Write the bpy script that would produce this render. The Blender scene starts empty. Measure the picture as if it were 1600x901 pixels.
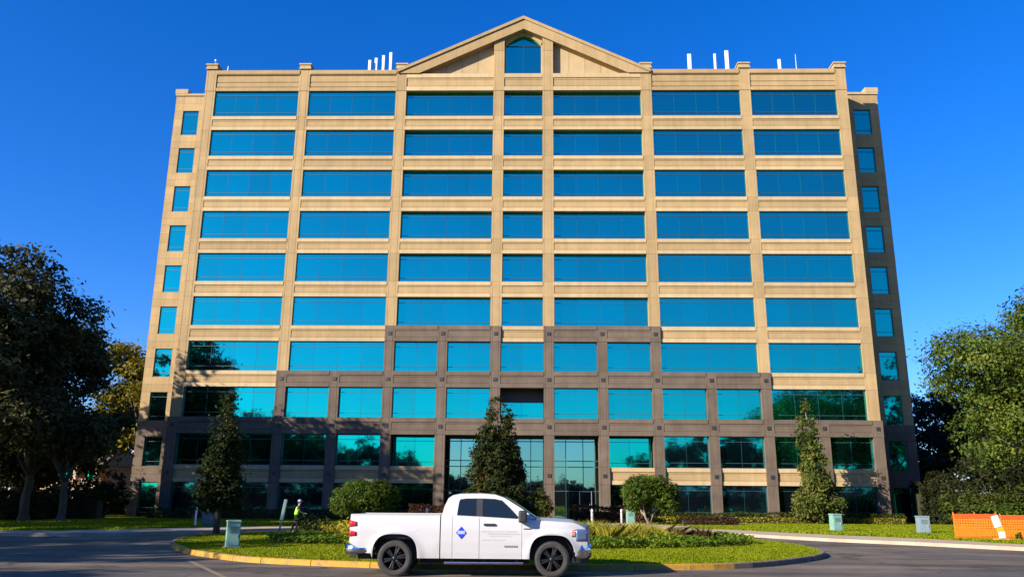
import bpy, bmesh, math, random
import numpy as np
from mathutils import Vector, Matrix, Quaternion
from mathutils.geometry import tessellate_polygon

SC = bpy.context.scene
COL = SC.collection
R = math.radians
RNG = np.random.default_rng(7)
random.seed(7)

# ------------------------------------------------------------------ camera
cam = bpy.data.cameras.new('camera')
cam.lens = 29.0; cam.sensor_width = 36.0; cam.clip_start = 0.1; cam.clip_end = 3000
camo = bpy.data.objects.new('camera', cam); COL.objects.link(camo)
def camera_matrix(x0, h, pitch, roll, yaw):
    cy, sy = math.cos(yaw), math.sin(yaw)
    rx, ry, rz = Vector((cy, -sy, 0)), Vector((sy, cy, 0)), Vector((0, 0, 1))
    c, s = math.cos(pitch), math.sin(pitch)
    fwd = ry * c + rz * s
    up = rz * c - ry * s
    c, s = math.cos(roll), math.sin(roll)
    r2 = rx * c + up * s
    u2 = up * c - rx * s
    m = Matrix((r2, u2, -fwd)).transposed().to_4x4()
    m.translation = Vector((x0, 0, h))
    return m
camo.matrix_world = camera_matrix(0.594, 1.75, R(14.395), R(0.4518), R(-1.2324))
SC.camera = camo

# ------------------------------------------------------------------ sky, sun, exposure
SUN_AZ, SUN_EL = 54.0, 22.0            # azimuth: degrees to the left of straight behind the camera
sun_dir = Vector((-math.sin(R(SUN_AZ)) * math.cos(R(SUN_EL)), -math.cos(R(SUN_AZ)) * math.cos(R(SUN_EL)), math.sin(R(SUN_EL))))
w = bpy.data.worlds.new('World'); SC.world = w; w.use_nodes = True
nt = w.node_tree; bg = nt.nodes['Background']
sky = nt.nodes.new('ShaderNodeTexSky'); sky.sky_type = 'NISHITA'; sky.sun_disc = False
sky.sun_elevation = R(SUN_EL); sky.sun_rotation = math.atan2(sun_dir.x, sun_dir.y)
sky.air_density = 1.0; sky.dust_density = 0.45; sky.ozone_density = 4.0; sky.altitude = 0
hs = nt.nodes.new('ShaderNodeHueSaturation'); hs.inputs['Saturation'].default_value = 1.33
tint = nt.nodes.new('ShaderNodeMix'); tint.data_type = 'RGBA'; tint.blend_type = 'MULTIPLY'; tint.inputs[0].default_value = 1.0
tint.inputs[7].default_value = (0.66, 0.79, 1.20, 1)
nt.links.new(sky.outputs[0], hs.inputs['Color']); nt.links.new(hs.outputs[0], tint.inputs[6]); nt.links.new(tint.outputs[2], bg.inputs['Color'])
bg.inputs['Strength'].default_value = 0.084
sl = bpy.data.lights.new('sun', 'SUN'); sl.energy = 5.0; sl.angle = R(0.5); sl.color = (1.0, 0.89, 0.75)
so = bpy.data.objects.new('sun', sl); COL.objects.link(so)
so.rotation_euler = sun_dir.to_track_quat('Z', 'Y').to_euler(); so.location = (-60, -40, 60)
SC.view_settings.view_transform = 'Standard'; SC.view_settings.look = 'None'
SC.view_settings.gamma = 1; SC.view_settings.exposure = 1.25
SC.render.engine = 'CYCLES'
SC.cycles.max_bounces = 6; SC.cycles.transparent_max_bounces = 6

# ------------------------------------------------------------------ helpers
class MB:
    """collects simple shapes into one mesh"""
    def __init__(s): s.v = []; s.f = []; s.m = []
    def add(s, vs, fs, mi=0):
        o = len(s.v); s.v += [tuple(p) for p in vs]
        s.f += [tuple(i + o for i in f) for f in fs]; s.m += [mi] * len(fs); return s
    def box(s, x0, x1, y0, y1, z0, z1, mi=0, M=None):
        vs = [(x0,y0,z0),(x1,y0,z0),(x1,y1,z0),(x0,y1,z0),(x0,y0,z1),(x1,y0,z1),(x1,y1,z1),(x0,y1,z1)]
        if M is not None: vs = [M @ Vector(p) for p in vs]
        return s.add(vs, [(0,3,2,1),(4,5,6,7),(0,1,5,4),(1,2,6,5),(2,3,7,6),(3,0,4,7)], mi)
    def prism(s, poly, axis, a, b, mi=0):
        """poly: 2D points; axis 'x','y','z' = extrusion axis"""
        n = len(poly)
        def p3(p, t):
            if axis == 'x': return (t, p[0], p[1])
            if axis == 'y': return (p[0], t, p[1])
            return (p[0], p[1], t)
        vs = [p3(p, a) for p in poly] + [p3(p, b) for p in poly]
        tri = tessellate_polygon([[Vector((p[0], p[1], 0)) for p in poly]])
        fs = [tuple(t) for t in tri] + [tuple(i + n for i in reversed(t)) for t in tri]
        fs += [(i, (i+1) % n, (i+1) % n + n, i + n) for i in range(n)]
        return s.add(vs, fs, mi)
    def tube(s, pts, rad, n=8, mi=0, cap=True):
        pts = [Vector(p) for p in pts]
        if not hasattr(rad, '__len__'): rad = [rad] * len(pts)
        vs = []; fs = []
        for i, p in enumerate(pts):
            d = (pts[min(i+1, len(pts)-1)] - pts[max(i-1, 0)]).normalized()
            a = d.cross(Vector((0,0,1)) if abs(d.z) < .9 else Vector((1,0,0))).normalized(); b = d.cross(a)
            for k in range(n):
                t = 2*math.pi*k/n
                vs.append(p + (a*math.cos(t) + b*math.sin(t)) * rad[i])
        for i in range(len(pts)-1):
            for k in range(n):
                fs.append((i*n+k, i*n+(k+1)%n, (i+1)*n+(k+1)%n, (i+1)*n+k))
        if cap:
            fs.append(tuple(range(n))); fs.append(tuple((len(pts)-1)*n + k for k in reversed(range(n))))
        return s.add(vs, fs, mi)
    def lathe(s, prof, axis='z', n=24, c=(0,0,0), mi=0, close=False):
        vs = []; fs = []; c = Vector(c); m = len(prof)
        for k in range(n):
            t = 2*math.pi*k/n
            for r, h in prof:
                if axis == 'z': p = (r*math.cos(t), r*math.sin(t), h)
                else: p = (r*math.cos(t), h, r*math.sin(t))
                vs.append(c + Vector(p))
        for k in range(n):
            k2 = (k+1) % n
            for i in range(m-1 if not close else m):
                j = (i+1) % m
                fs.append((k*m+i, k2*m+i, k2*m+j, k*m+j))
        return s.add(vs, fs, mi)
    def grid(s, P, mi=0):
        """P[i][j] points"""
        a, b = len(P), len(P[0])
        vs = [p for row in P for p in row]
        fs = [(i*b+j, (i+1)*b+j, (i+1)*b+j+1, i*b+j+1) for i in range(a-1) for j in range(b-1)]
        return s.add(vs, fs, mi)
    def sphere(s, c, r, n=12, m=8, mi=0, sc=(1,1,1)):
        prof = [(r*math.sin(math.pi*i/m)+1e-5, -r*math.cos(math.pi*i/m)) for i in range(m+1)]
        o = len(s.v); s.lathe(prof, 'z', n, (0,0,0), mi)
        for i in range(o, len(s.v)):
            p = s.v[i]; s.v[i] = (p[0]*sc[0]+c[0], p[1]*sc[1]+c[1], p[2]*sc[2]+c[2])
        return s
    def mesh(s, name, mats, smooth=False, fix=True):
        me = bpy.data.meshes.new(name)
        me.from_pydata(s.v, [], s.f)
        if not isinstance(mats, (list, tuple)): mats = [mats]
        for m in mats: me.materials.append(m)
        me.polygons.foreach_set('material_index', s.m)
        if fix:
            bm = bmesh.new(); bm.from_mesh(me); bmesh.ops.recalc_face_normals(bm, faces=bm.faces); bm.to_mesh(me); bm.free()
        if smooth: me.polygons.foreach_set('use_smooth', [True]*len(me.polygons))
        me.update(); return me

def link(name, data, parent=None, loc=(0,0,0), rz=0.0):
    o = bpy.data.objects.new(name, data); COL.objects.link(o)
    if parent is not None: o.parent = parent
    o.location = loc
    if rz: o.rotation_euler = (0, 0, rz)
    return o
def tag(o, label=None, cat=None, group=None, kind=None):
    if label: o['label'] = label
    if cat: o['category'] = cat
    if group: o['group'] = group
    if kind: o['kind'] = kind
    return o
def empty(name, loc, label, cat, group=None, rz=0.0):
    o = link(name, None, None, loc, rz); o.empty_display_size = .3
    return tag(o, label, cat, group)
def bevel(o, wd=.01, seg=2):
    m = o.modifiers.new('bevel', 'BEVEL'); m.width = wd; m.segments = seg; m.limit_method = 'ANGLE'; m.angle_limit = R(40); return o
def split(o, ang=35):
    m = o.modifiers.new('split', 'EDGE_SPLIT'); m.split_angle = R(ang); return o

# ------------------------------------------------------------------ materials
def mat(name, color, rough=.8, metal=0.0, var=.12, scale=4.0, bump=0.0, bscale=40.0, col2=None, detail=5, spec=.5, stretch=None):
    m = bpy.data.materials.new(name); m.use_nodes = True
    t = m.node_tree; b = t.nodes['Principled BSDF']
    b.inputs['Roughness'].default_value = rough; b.inputs['Metallic'].default_value = metal
    b.inputs['Specular IOR Level'].default_value = spec
    c = Vector(color)
    g = t.nodes.new('ShaderNodeNewGeometry')
    src = g.outputs['Position']
    if stretch:
        mp = t.nodes.new('ShaderNodeMapping'); mp.inputs['Scale'].default_value = stretch
        t.links.new(src, mp.inputs['Vector']); src = mp.outputs[0]
    n = t.nodes.new('ShaderNodeTexNoise'); n.inputs['Scale'].default_value = scale; n.inputs['Detail'].default_value = detail
    n.inputs['Roughness'].default_value = .65
    t.links.new(src, n.inputs['Vector'])
    r = t.nodes.new('ShaderNodeValToRGB')
    lo = c * (1 - var); hi = Vector(col2) if col2 else c * (1 + var)
    r.color_ramp.elements[0].position = .34; r.color_ramp.elements[0].color = (*lo, 1)
    r.color_ramp.elements[1].position = .66; r.color_ramp.elements[1].color = (*hi, 1)
    t.links.new(n.outputs['Fac'], r.inputs['Fac']); t.links.new(r.outputs[0], b.inputs['Base Color'])
    if bump:
        n2 = t.nodes.new('ShaderNodeTexNoise'); n2.inputs['Scale'].default_value = bscale; n2.inputs['Detail'].default_value = 4
        t.links.new(src, n2.inputs['Vector'])
        bp = t.nodes.new('ShaderNodeBump'); bp.inputs['Strength'].default_value = bump; bp.inputs['Distance'].default_value = .02
        t.links.new(n2.outputs['Fac'], bp.inputs['Height']); t.links.new(bp.outputs[0], b.inputs['Normal'])
    return m

def stone(name, color, var=.08, grain=.13):
    """precast stone: broad weathering plus per-piece tone"""
    m = mat(name, color, .85, 0, var, .7, .25, 30, spec=.25)
    t = m.node_tree; b = t.nodes['Principled BSDF']; ramp = [x for x in t.nodes if x.type == 'VALTORGB'][0]
    oi = t.nodes.new('ShaderNodeObjectInfo')
    mr = t.nodes.new('ShaderNodeMapRange'); mr.inputs['To Min'].default_value = 1 - grain; mr.inputs['To Max'].default_value = 1 + grain * .4
    t.links.new(oi.outputs['Random'], mr.inputs['Value'])
    g = t.nodes.new('ShaderNodeNewGeometry'); mp = t.nodes.new('ShaderNodeMapping'); mp.inputs['Scale'].default_value = (2.2, 2.2, .12)
    t.links.new(g.outputs['Position'], mp.inputs['Vector'])
    n = t.nodes.new('ShaderNodeTexNoise'); n.inputs['Scale'].default_value = 1.4; n.inputs['Detail'].default_value = 6
    t.links.new(mp.outputs[0], n.inputs['Vector'])
    mr2 = t.nodes.new('ShaderNodeMapRange'); mr2.inputs['From Min'].default_value = .3; mr2.inputs['From Max'].default_value = .7
    mr2.inputs['To Min'].default_value = .90; mr2.inputs['To Max'].default_value = 1.05
    t.links.new(n.outputs['Fac'], mr2.inputs['Value'])
    mu = t.nodes.new('ShaderNodeMath'); mu.operation = 'MULTIPLY'
    t.links.new(mr.outputs[0], mu.inputs[0]); t.links.new(mr2.outputs[0], mu.inputs[1])
    vm = t.nodes.new('ShaderNodeVectorMath'); vm.operation = 'SCALE'
    t.links.new(ramp.outputs[0], vm.inputs[0]); t.links.new(mu.outputs[0], vm.inputs['Scale'])
    t.links.new(vm.outputs[0], b.inputs['Base Color'])
    return m

def glass_mat(name, tintc, rough=.03, inner=(.004,.012,.016), mixf=.86):
    """reflective coated curtain-wall glass: tinted mirror coat over a dark interior"""
    m = bpy.data.materials.new(name); m.use_nodes = True; t = m.node_tree
    b = t.nodes['Principled BSDF']; out = t.nodes['Material Output']
    b.inputs['Base Color'].default_value = (*inner, 1); b.inputs['Roughness'].default_value = .1
    gl = t.nodes.new('ShaderNodeBsdfGlossy'); gl.inputs['Roughness'].default_value = rough
    gl.inputs['Color'].default_value = (*tintc, 1)
    mx = t.nodes.new('ShaderNodeMixShader'); mx.inputs[0].default_value = mixf
    t.links.new(b.outputs[0], mx.inputs[1]); t.links.new(gl.outputs[0], mx.inputs[2]); t.links.new(mx.outputs[0], out.inputs['Surface'])
    g = t.nodes.new('ShaderNodeNewGeometry')
    n = t.nodes.new('ShaderNodeTexNoise'); n.inputs['Scale'].default_value = .9; n.inputs['Detail'].default_value = 2
    t.links.new(g.outputs['Position'], n.inputs['Vector'])
    bp = t.nodes.new('ShaderNodeBump'); bp.inputs['Strength'].default_value = .035; bp.inputs['Distance'].default_value = .1
    t.links.new(n.outputs['Fac'], bp.inputs['Height']); t.links.new(bp.outputs[0], gl.inputs['Normal'])
    oi = t.nodes.new('ShaderNodeObjectInfo'); mr = t.nodes.new('ShaderNodeMapRange')
    mr.inputs['To Min'].default_value = mixf - .09; mr.inputs['To Max'].default_value = mixf + .03
    t.links.new(oi.outputs['Random'], mr.inputs['Value']); t.links.new(mr.outputs[0], mx.inputs[0])
    return m

def leaf_mat(name, c1, c2, c3=None, trans=.35, cscale=.45):
    """leaves: per-leaf tone times clump tone, slightly translucent"""
    m = bpy.data.materials.new(name); m.use_nodes = True; t = m.node_tree
    b = t.nodes['Principled BSDF']; out = t.nodes['Material Output']
    b.inputs['Roughness'].default_value = .6; b.inputs['Specular IOR Level'].default_value = .12
    g = t.nodes.new('ShaderNodeNewGeometry')
    r = t.nodes.new('ShaderNodeValToRGB'); e = r.color_ramp.elements
    e[0].color = (*c1, 1); e[1].color = (*c2, 1)
    if c3: k = e.new(.93); k.color = (*c2, 1); e[2].color = (*c3, 1)
    n = t.nodes.new('ShaderNodeTexNoise'); n.inputs['Scale'].default_value = cscale; n.inputs['Detail'].default_value = 3
    t.links.new(g.outputs['Position'], n.inputs['Vector'])
    mr = t.nodes.new('ShaderNodeMapRange'); mr.inputs['From Min'].default_value = .3; mr.inputs['From Max'].default_value = .7
    mr.inputs['To Min'].default_value = -.12; mr.inputs['To Max'].default_value = .62
    t.links.new(n.outputs['Fac'], mr.inputs['Value'])
    ad = t.nodes.new('ShaderNodeMath'); ad.operation = 'ADD'; ad.use_clamp = True
    rs = t.nodes.new('ShaderNodeMath'); rs.operation = 'MULTIPLY'; rs.inputs[1].default_value = .55
    t.links.new(g.outputs['Random Per Island'], rs.inputs[0])
    t.links.new(rs.outputs[0], ad.inputs[0]); t.links.new(mr.outputs[0], ad.inputs[1])
    t.links.new(ad.outputs[0], r.inputs['Fac']); t.links.new(r.outputs[0], b.inputs['Base Color'])
    tr = t.nodes.new('ShaderNodeBsdfTranslucent'); t.links.new(r.outputs[0], tr.inputs['Color'])
    mx = t.nodes.new('ShaderNodeMixShader'); mx.inputs[0].default_value = trans
    t.links.new(b.outputs[0], mx.inputs[1]); t.links.new(tr.outputs[0], mx.inputs[2]); t.links.new(mx.outputs[0], out.inputs['Surface'])
    return m

M = {}
M['stone'] = stone('tan precast stone', (.338, .238, .116))
M['stone_light'] = stone('pale tan precast stone', (.375, .278, .15))
M['stone_pale'] = stone('cream precast course', (.42, .318, .178))
M['granite'] = stone('brown grey granite', (.118, .090, .066), .16, .12)
M['dark'] = mat('dark interior', (.012, .012, .013), .9)
M['medallion'] = mat('dark bronze inset', (.03, .024, .02), .5)
M['glass'] = glass_mat('teal mirror glass', (.0, .655, .475))
M['glass_ground'] = glass_mat('dark ground floor glass', (.02, .30, .36), .03, (.004, .008, .012), .62)  # weaker coating; tint also darkened for the shaded surroundings it should reflect
M['glass_lobby'] = glass_mat('pale lobby glass', (.30, .62, .50), .02, (.01, .015, .015), .75)
M['frame'] = mat('aluminium window frame', (.05, .10, .115), .4, .4)
M['mullion'] = mat('dark window gasket', (.008, .035, .05), .5)
M['roof'] = mat('pale roof membrane', (.35, .34, .32), .9)
M['white_metal'] = mat('white painted metal', (.60, .61, .62), .4, 0, .04)
M['grey_metal'] = mat('grey galvanised metal', (.36, .37, .38), .45, .5)
M['trunk'] = mat('tree bark', (.075, .056, .042), .95, 0, .35, 3.5, .8, 12, stretch=(3, 3, .6))
M['trunk_pale'] = mat('pale tree bark', (.17, .14, .11), .95, 0, .3, 3.5, .7, 12, stretch=(3, 3, .6))
M['concrete'] = mat('pale concrete', (.36, .262, .19), .9, 0, .14, .8, .25, 25)
M['soil'] = mat('brown mulch', (.07, .042, .025), 1, 0, .4, 6, .8, 20)
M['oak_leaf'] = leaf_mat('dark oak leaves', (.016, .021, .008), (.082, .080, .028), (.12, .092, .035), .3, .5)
M['wood_leaf'] = leaf_mat('dark woodland leaves', (.006, .007, .007), (.022, .024, .017), None, .08)
M['oak_green'] = leaf_mat('olive green oak leaves', (.012, .032, .005), (.100, .132, .015), (.15, .15, .024), .2, .45)  # the leaves' own olive green
M['olive_leaf'] = leaf_mat('olive yellow leaves', (.05, .055, .006), (.20, .165, .016))
M['far_leaf'] = leaf_mat('dark blue green needles', (.010, .022, .02), (.03, .05, .036))
M['conifer'] = leaf_mat('dark holly leaves', (.008, .019, .005), (.045, .056, .012), (.12, .065, .02))
M['magnolia'] = leaf_mat('magnolia leaves', (.025, .045, .008), (.14, .16, .03), (.22, .15, .06))
M['bush'] = leaf_mat('clipped bush leaves', (.025, .05, .006), (.10, .15, .014), None, .35, .9)
M['hedge'] = leaf_mat('hedge leaves', (.02, .032, .006), (.085, .10, .016))
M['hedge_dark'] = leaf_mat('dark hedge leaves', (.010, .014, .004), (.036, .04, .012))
M['red_shrub'] = leaf_mat('red brown shrub leaves', (.03, .014, .008), (.12, .055, .025))
M['yellow_shrub'] = leaf_mat('yellow green shrub leaves', (.12, .12, .008), (.40, .33, .02))
M['yellow_grass'] = leaf_mat('yellow ornamental grass', (.15, .15, .012), (.46, .39, .045), (.48, .36, .13), .4, .5)
M['groundcover'] = leaf_mat('green groundcover', (.05, .10, .008), (.16, .22, .014))
M['blade'] = leaf_mat('lawn blades', (.125, .165, .003), (.20, .235, .005), (.24, .23, .015), .4, .3)

def lawn_mat():
    m = mat('short mown lawn', (.13, .165, .004), 1.0, 0, .3, 1.2, .9, 45, (.21, .22, .007), 8, .0)
    return m
M['lawn'] = lawn_mat()

def asphalt():
    m = mat('worn asphalt', (.083, .064, .053), .88, 0, .25, .22, .35, 60, (.15, .115, .088), 6, .3)
    t = m.node_tree; b = t.nodes['Principled BSDF']; ramp = [x for x in t.nodes if x.type == 'VALTORGB'][0]
    g = t.nodes.new('ShaderNodeNewGeometry')
    n = t.nodes.new('ShaderNodeTexNoise'); n.inputs['Scale'].default_value = 55; n.inputs['Detail'].default_value = 3
    t.links.new(g.outputs['Position'], n.inputs['Vector'])
    mp = t.nodes.new('ShaderNodeMapping'); mp.inputs['Scale'].default_value = (.10, .9, 1); mp.inputs['Rotation'].default_value = (0, 0, R(8))
    t.links.new(g.outputs['Position'], mp.inputs['Vector'])
    n2 = t.nodes.new('ShaderNodeTexNoise'); n2.inputs['Scale'].default_value = 1.1; n2.inputs['Detail'].default_value = 5
    t.links.new(mp.outputs[0], n2.inputs['Vector'])
    a = t.nodes.new('ShaderNodeMapRange'); a.inputs['From Min'].default_value = .3; a.inputs['From Max'].default_value = .7
    a.inputs['To Min'].default_value = .78; a.inputs['To Max'].default_value = 1.2
    t.links.new(n.outputs['Fac'], a.inputs['Value'])
    c = t.nodes.new('ShaderNodeMapRange'); c.inputs['From Min'].default_value = .35; c.inputs['From Max'].default_value = .65
    c.inputs['To Min'].default_value = .62; c.inputs['To Max'].default_value = 1.28
    t.links.new(n2.outputs['Fac'], c.inputs['Value'])
    mu = t.nodes.new('ShaderNodeMath'); mu.operation = 'MULTIPLY'; t.links.new(a.outputs[0], mu.inputs[0]); t.links.new(c.outputs[0], mu.inputs[1])
    # thin sealed cracks
    vo = t.nodes.new('ShaderNodeTexVoronoi'); vo.feature = 'DISTANCE_TO_EDGE'; vo.inputs['Scale'].default_value = .16
    nd = t.nodes.new('ShaderNodeTexNoise'); nd.inputs['Scale'].default_value = .7; nd.inputs['Detail'].default_value = 4
    t.links.new(g.outputs['Position'], nd.inputs['Vector'])
    mxv = t.nodes.new('ShaderNodeVectorMath'); mxv.operation = 'MULTIPLY_ADD'; mxv.inputs[1].default_value = (2.5, 2.5, 0)
    t.links.new(nd.outputs['Color'], mxv.inputs[0]); t.links.new(g.outputs['Position'], mxv.inputs[2]); t.links.new(mxv.outputs[0], vo.inputs['Vector'])
    cr = t.nodes.new('ShaderNodeMapRange'); cr.inputs['From Min'].default_value = .004; cr.inputs['From Max'].default_value = .010
    cr.inputs['To Min'].default_value = .45; cr.inputs['To Max'].default_value = 1.0
    t.links.new(vo.outputs['Distance'], cr.inputs['Value'])
    m2 = t.nodes.new('ShaderNodeMath'); m2.operation = 'MULTIPLY'; t.links.new(mu.outputs[0], m2.inputs[0]); t.links.new(cr.outputs[0], m2.inputs[1])
    vm = t.nodes.new('ShaderNodeVectorMath'); vm.operation = 'SCALE'
    t.links.new(ramp.outputs[0], vm.inputs[0]); t.links.new(m2.outputs[0], vm.inputs['Scale']); t.links.new(vm.outputs[0], b.inputs['Base Color'])
    return m
M['asphalt'] = asphalt()
def worn_paint(name, paint, under, amount):
    m = mat(name, paint, .8, 0, .08, 3, .3, 40)
    t = m.node_tree; b = t.nodes['Principled BSDF']; ramp = [x for x in t.nodes if x.type == 'VALTORGB'][0]
    g = t.nodes.new('ShaderNodeNewGeometry'); n = t.nodes.new('ShaderNodeTexNoise'); n.inputs['Scale'].default_value = 2.6; n.inputs['Detail'].default_value = 8; n.inputs['Roughness'].default_value = .75
    t.links.new(g.outputs['Position'], n.inputs['Vector'])
    mr = t.nodes.new('ShaderNodeMapRange'); mr.inputs['From Min'].default_value = amount - .06; mr.inputs['From Max'].default_value = amount + .06
    t.links.new(n.outputs['Fac'], mr.inputs['Value'])
    mx = t.nodes.new('ShaderNodeMix'); mx.data_type = 'RGBA'; mx.inputs[6].default_value = (*under, 1)
    t.links.new(mr.outputs[0], mx.inputs[0]); t.links.new(ramp.outputs[0], mx.inputs[7]); t.links.new(mx.outputs[2], b.inputs['Base Color'])
    return m
M['kerb_yellow'] = worn_paint('worn yellow kerb paint', (.36, .19, .010), (.19, .125, .05), .45)
M['kerb_plain'] = mat('weathered kerb concrete', (.15, .105, .065), .9, 0, .3, 2.2, .4, 30)
M['line'] = worn_paint('faded yellow road line', (.20, .15, .075), (.10, .085, .075), .45)

# ------------------------------------------------------------------ leaves
def leaf_mesh(name, P, size, material, up=.35, aspect=.55, jitter=.45, seed=0, droop=0.0, normals=None):
    rng = np.random.default_rng(seed)
    n = len(P)
    N = rng.normal(size=(n, 3)); N[:, 2] = np.abs(N[:, 2]) * .8 + up
    if normals is not None: N = N * .75 + normals
    N /= np.linalg.norm(N, axis=1)[:, None]
    T = rng.normal(size=(n, 3)); T[:, 2] -= droop
    T -= N * (T * N).sum(1)[:, None]; T /= np.linalg.norm(T, axis=1)[:, None] + 1e-9
    B = np.cross(N, T)
    s = size * (1 + jitter * rng.uniform(-1, 1, n))[:, None]
    a = P - T * s * .5; c = P + T * s * .5
    b = P + B * s * aspect * .5 + N * s * .08 - T * s * .08; d = P - B * s * aspect * .5 + N * s * .08 - T * s * .08
    V = np.stack([a, b, c, d], 1).reshape(-1, 3)
    me = bpy.data.meshes.new(name)
    me.vertices.add(4*n); me.vertices.foreach_set('co', V.ravel().astype(np.float32))
    me.loops.add(4*n); me.loops.foreach_set('vertex_index', np.arange(4*n, dtype=np.int32))
    me.polygons.add(n); me.polygons.foreach_set('loop_start', np.arange(0, 4*n, 4, dtype=np.int32))
    try: me.polygons.foreach_set('loop_total', np.full(n, 4, dtype=np.int32))
    except Exception: pass
    me.materials.append(material); me.update(calc_edges=True); me.validate()
    return me

def blob_points(blobs, n, rng, clump=.5, per=34, shell=.62):
    """leaf centres gathered in clumps spread through ellipsoid blobs (c, r)"""
    vol = np.array([b[1][0]*b[1][1]*b[1][2] for b in blobs]) ** .72
    cnt = np.maximum(1, (n * vol / vol.sum() / per).astype(int))
    out = []; nor = []
    for (c, r), k in zip(blobs, cnt):
        d = rng.normal(size=(k, 3)); d /= np.linalg.norm(d, axis=1)[:, None]
        rad = (shell + (1 - shell) * rng.uniform(0, 1, k) ** .7)[:, None]
        ctr = np.array(c) + d * rad * np.array(r)
        sz = clump * (.55 + .9 * rng.uniform(0, 1, k))
        pts = ctr[:, None, :] + rng.normal(size=(k, per, 3)) * np.array([.55, .55, .38]) * sz[:, None, None]
        out.append(pts.reshape(-1, 3)); nor.append(np.repeat(d, per, 0))
    return np.concatenate(out), np.concatenate(nor)

def limb(mb, p0, p1, r0, r1, rng, n=5, wob=.12):
    p0 = Vector(p0); p1 = Vector(p1); L = (p1 - p0).length
    pts = []; rad = []
    for i in range(n + 1):
        t = i / n
        p = p0.lerp(p1, t)
        if 0 < i < n: p = p + Vector(rng.normal(size=3)) * wob * L / n
        p.z += .12 * L * math.sin(math.pi * t) * .3
        pts.append(p); rad.append(r0 + (r1 - r0) * t ** .8)
    mb.tube(pts, rad, 7)

def broad_tree(loc, h, rad, base, label, leafm='oak_leaf', n=16000, leaf=.34, group=None, seed=1, trunk_r=.4, nblob=26, squash=1.0, barkm='trunk', cat='tree', name='oak_tree', lean=(0,0), clump=.75, skew=(0,0)):
    rng = np.random.default_rng(seed)
    root = empty(name, loc, label, cat, group)
    zc = (h + base) / 2; rz = (h - base) / 2
    blobs = []
    for i in range(nblob):
        for _ in range(30):
            d = rng.normal(size=3); d /= np.linalg.norm(d); q = rng.uniform(.35, .88)
            if d[2] > -.75: break
        c = np.array([d[0]*rad*q + lean[0] + skew[0]*d[2], d[1]*rad*q*squash + lean[1] + skew[1]*d[2], zc + d[2]*rz*q])
        br = rad * rng.uniform(.20, .36)
        blobs.append((c, (br, br, br*.72)))
    # a few sprays that break the outline
    for i in range(nblob // 2):
        d = rng.normal(size=3); d[2] = abs(d[2]) * .8; d /= np.linalg.norm(d); q = rng.uniform(.88, 1.02)
        br = rad * rng.uniform(.07, .14)
        blobs.append((np.array([d[0]*rad*q + lean[0], d[1]*rad*q*squash + lean[1], zc + d[2]*rz*q]), (br*1.3, br*1.3, br*.8)))
    P, N = blob_points(blobs, n, rng, clump=clump)
    P[:, 2] = np.maximum(P[:, 2], .3)
    link('crown', leaf_mesh('crown', P, leaf, M[leafm], seed=seed, normals=N), root)
    mb = MB()
    fork = Vector((lean[0]*.3, lean[1]*.3, max(base*.85, h*.2)))
    limb(mb, (0, 0, -.2), fork, trunk_r, trunk_r*.72, rng, 4, .05)
    for i in rng.choice(nblob, min(nblob, 11), replace=False):
        limb(mb, fork - Vector((0, 0, .2)), blobs[i][0], trunk_r*.42, trunk_r*.07, rng, 5, .22)
    mb.tube([(0,0,-.2),(0,0,.35)], [trunk_r*1.45, trunk_r], 9)
    link('trunk', mb.mesh('trunk', M[barkm], True), root)
    return root

def cone_tree(loc, h, rad, label, leafm='conifer', n=9000, leaf=.2, seed=3, trunk_r=.16, base=.6, group=None, name='conical_tree', irregular=.25, barkm='trunk', lean=(0,0), top_r=.12, power=.8, side=1.0):
    rng = np.random.default_rng(seed)
    root = empty(name, loc, label, 'tree', group)
    blobs = []; L = 15
    for i in range(L):
        t = (i + .5) / L
        z = base + (h - base) * t
        rr = rad * (top_r + (1 - top_r) * (1 - t) ** power)
        k = max(3, int(7 * (1 - t) + 3)); ph = rng.uniform(0, 6.28)
        for j in range(k):
            a = ph + 2*math.pi*j/k + rng.normal()*.25
            q = rr * (1 + irregular * rng.uniform(-1, .8))
            br = max(.16, rr * .40) * rng.uniform(.75, 1.2)
            blobs.append((np.array([math.cos(a)*(q-br*.6) + lean[0]*t, math.sin(a)*(q-br*.6)*side + lean[1]*t, z + rng.normal()*.12]), (br, br, br*.95)))
    blobs.append((np.array([lean[0], lean[1], h - .15]), (.16, .16, .35)))
    P, N = blob_points(blobs, n, rng, clump=.26, per=18, shell=.5)
    link('crown', leaf_mesh('crown', P, leaf, M[leafm], up=.3, seed=seed, normals=N*.8), root)
    mb = MB(); limb(mb, (0,0,-.15), (lean[0]*.9, lean[1]*.9, h*.9), trunk_r, .03, rng, 6, .03)
    for i in range(14):
        b = blobs[int(rng.integers(0, len(blobs)-8))][0]
        limb(mb, (lean[0]*b[2]/h, lean[1]*b[2]/h, b[2]-.25), b, trunk_r*.25, .012, rng, 3, .1)
    link('trunk', mb.mesh('trunk', M[barkm], True), root)
    return root

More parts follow.
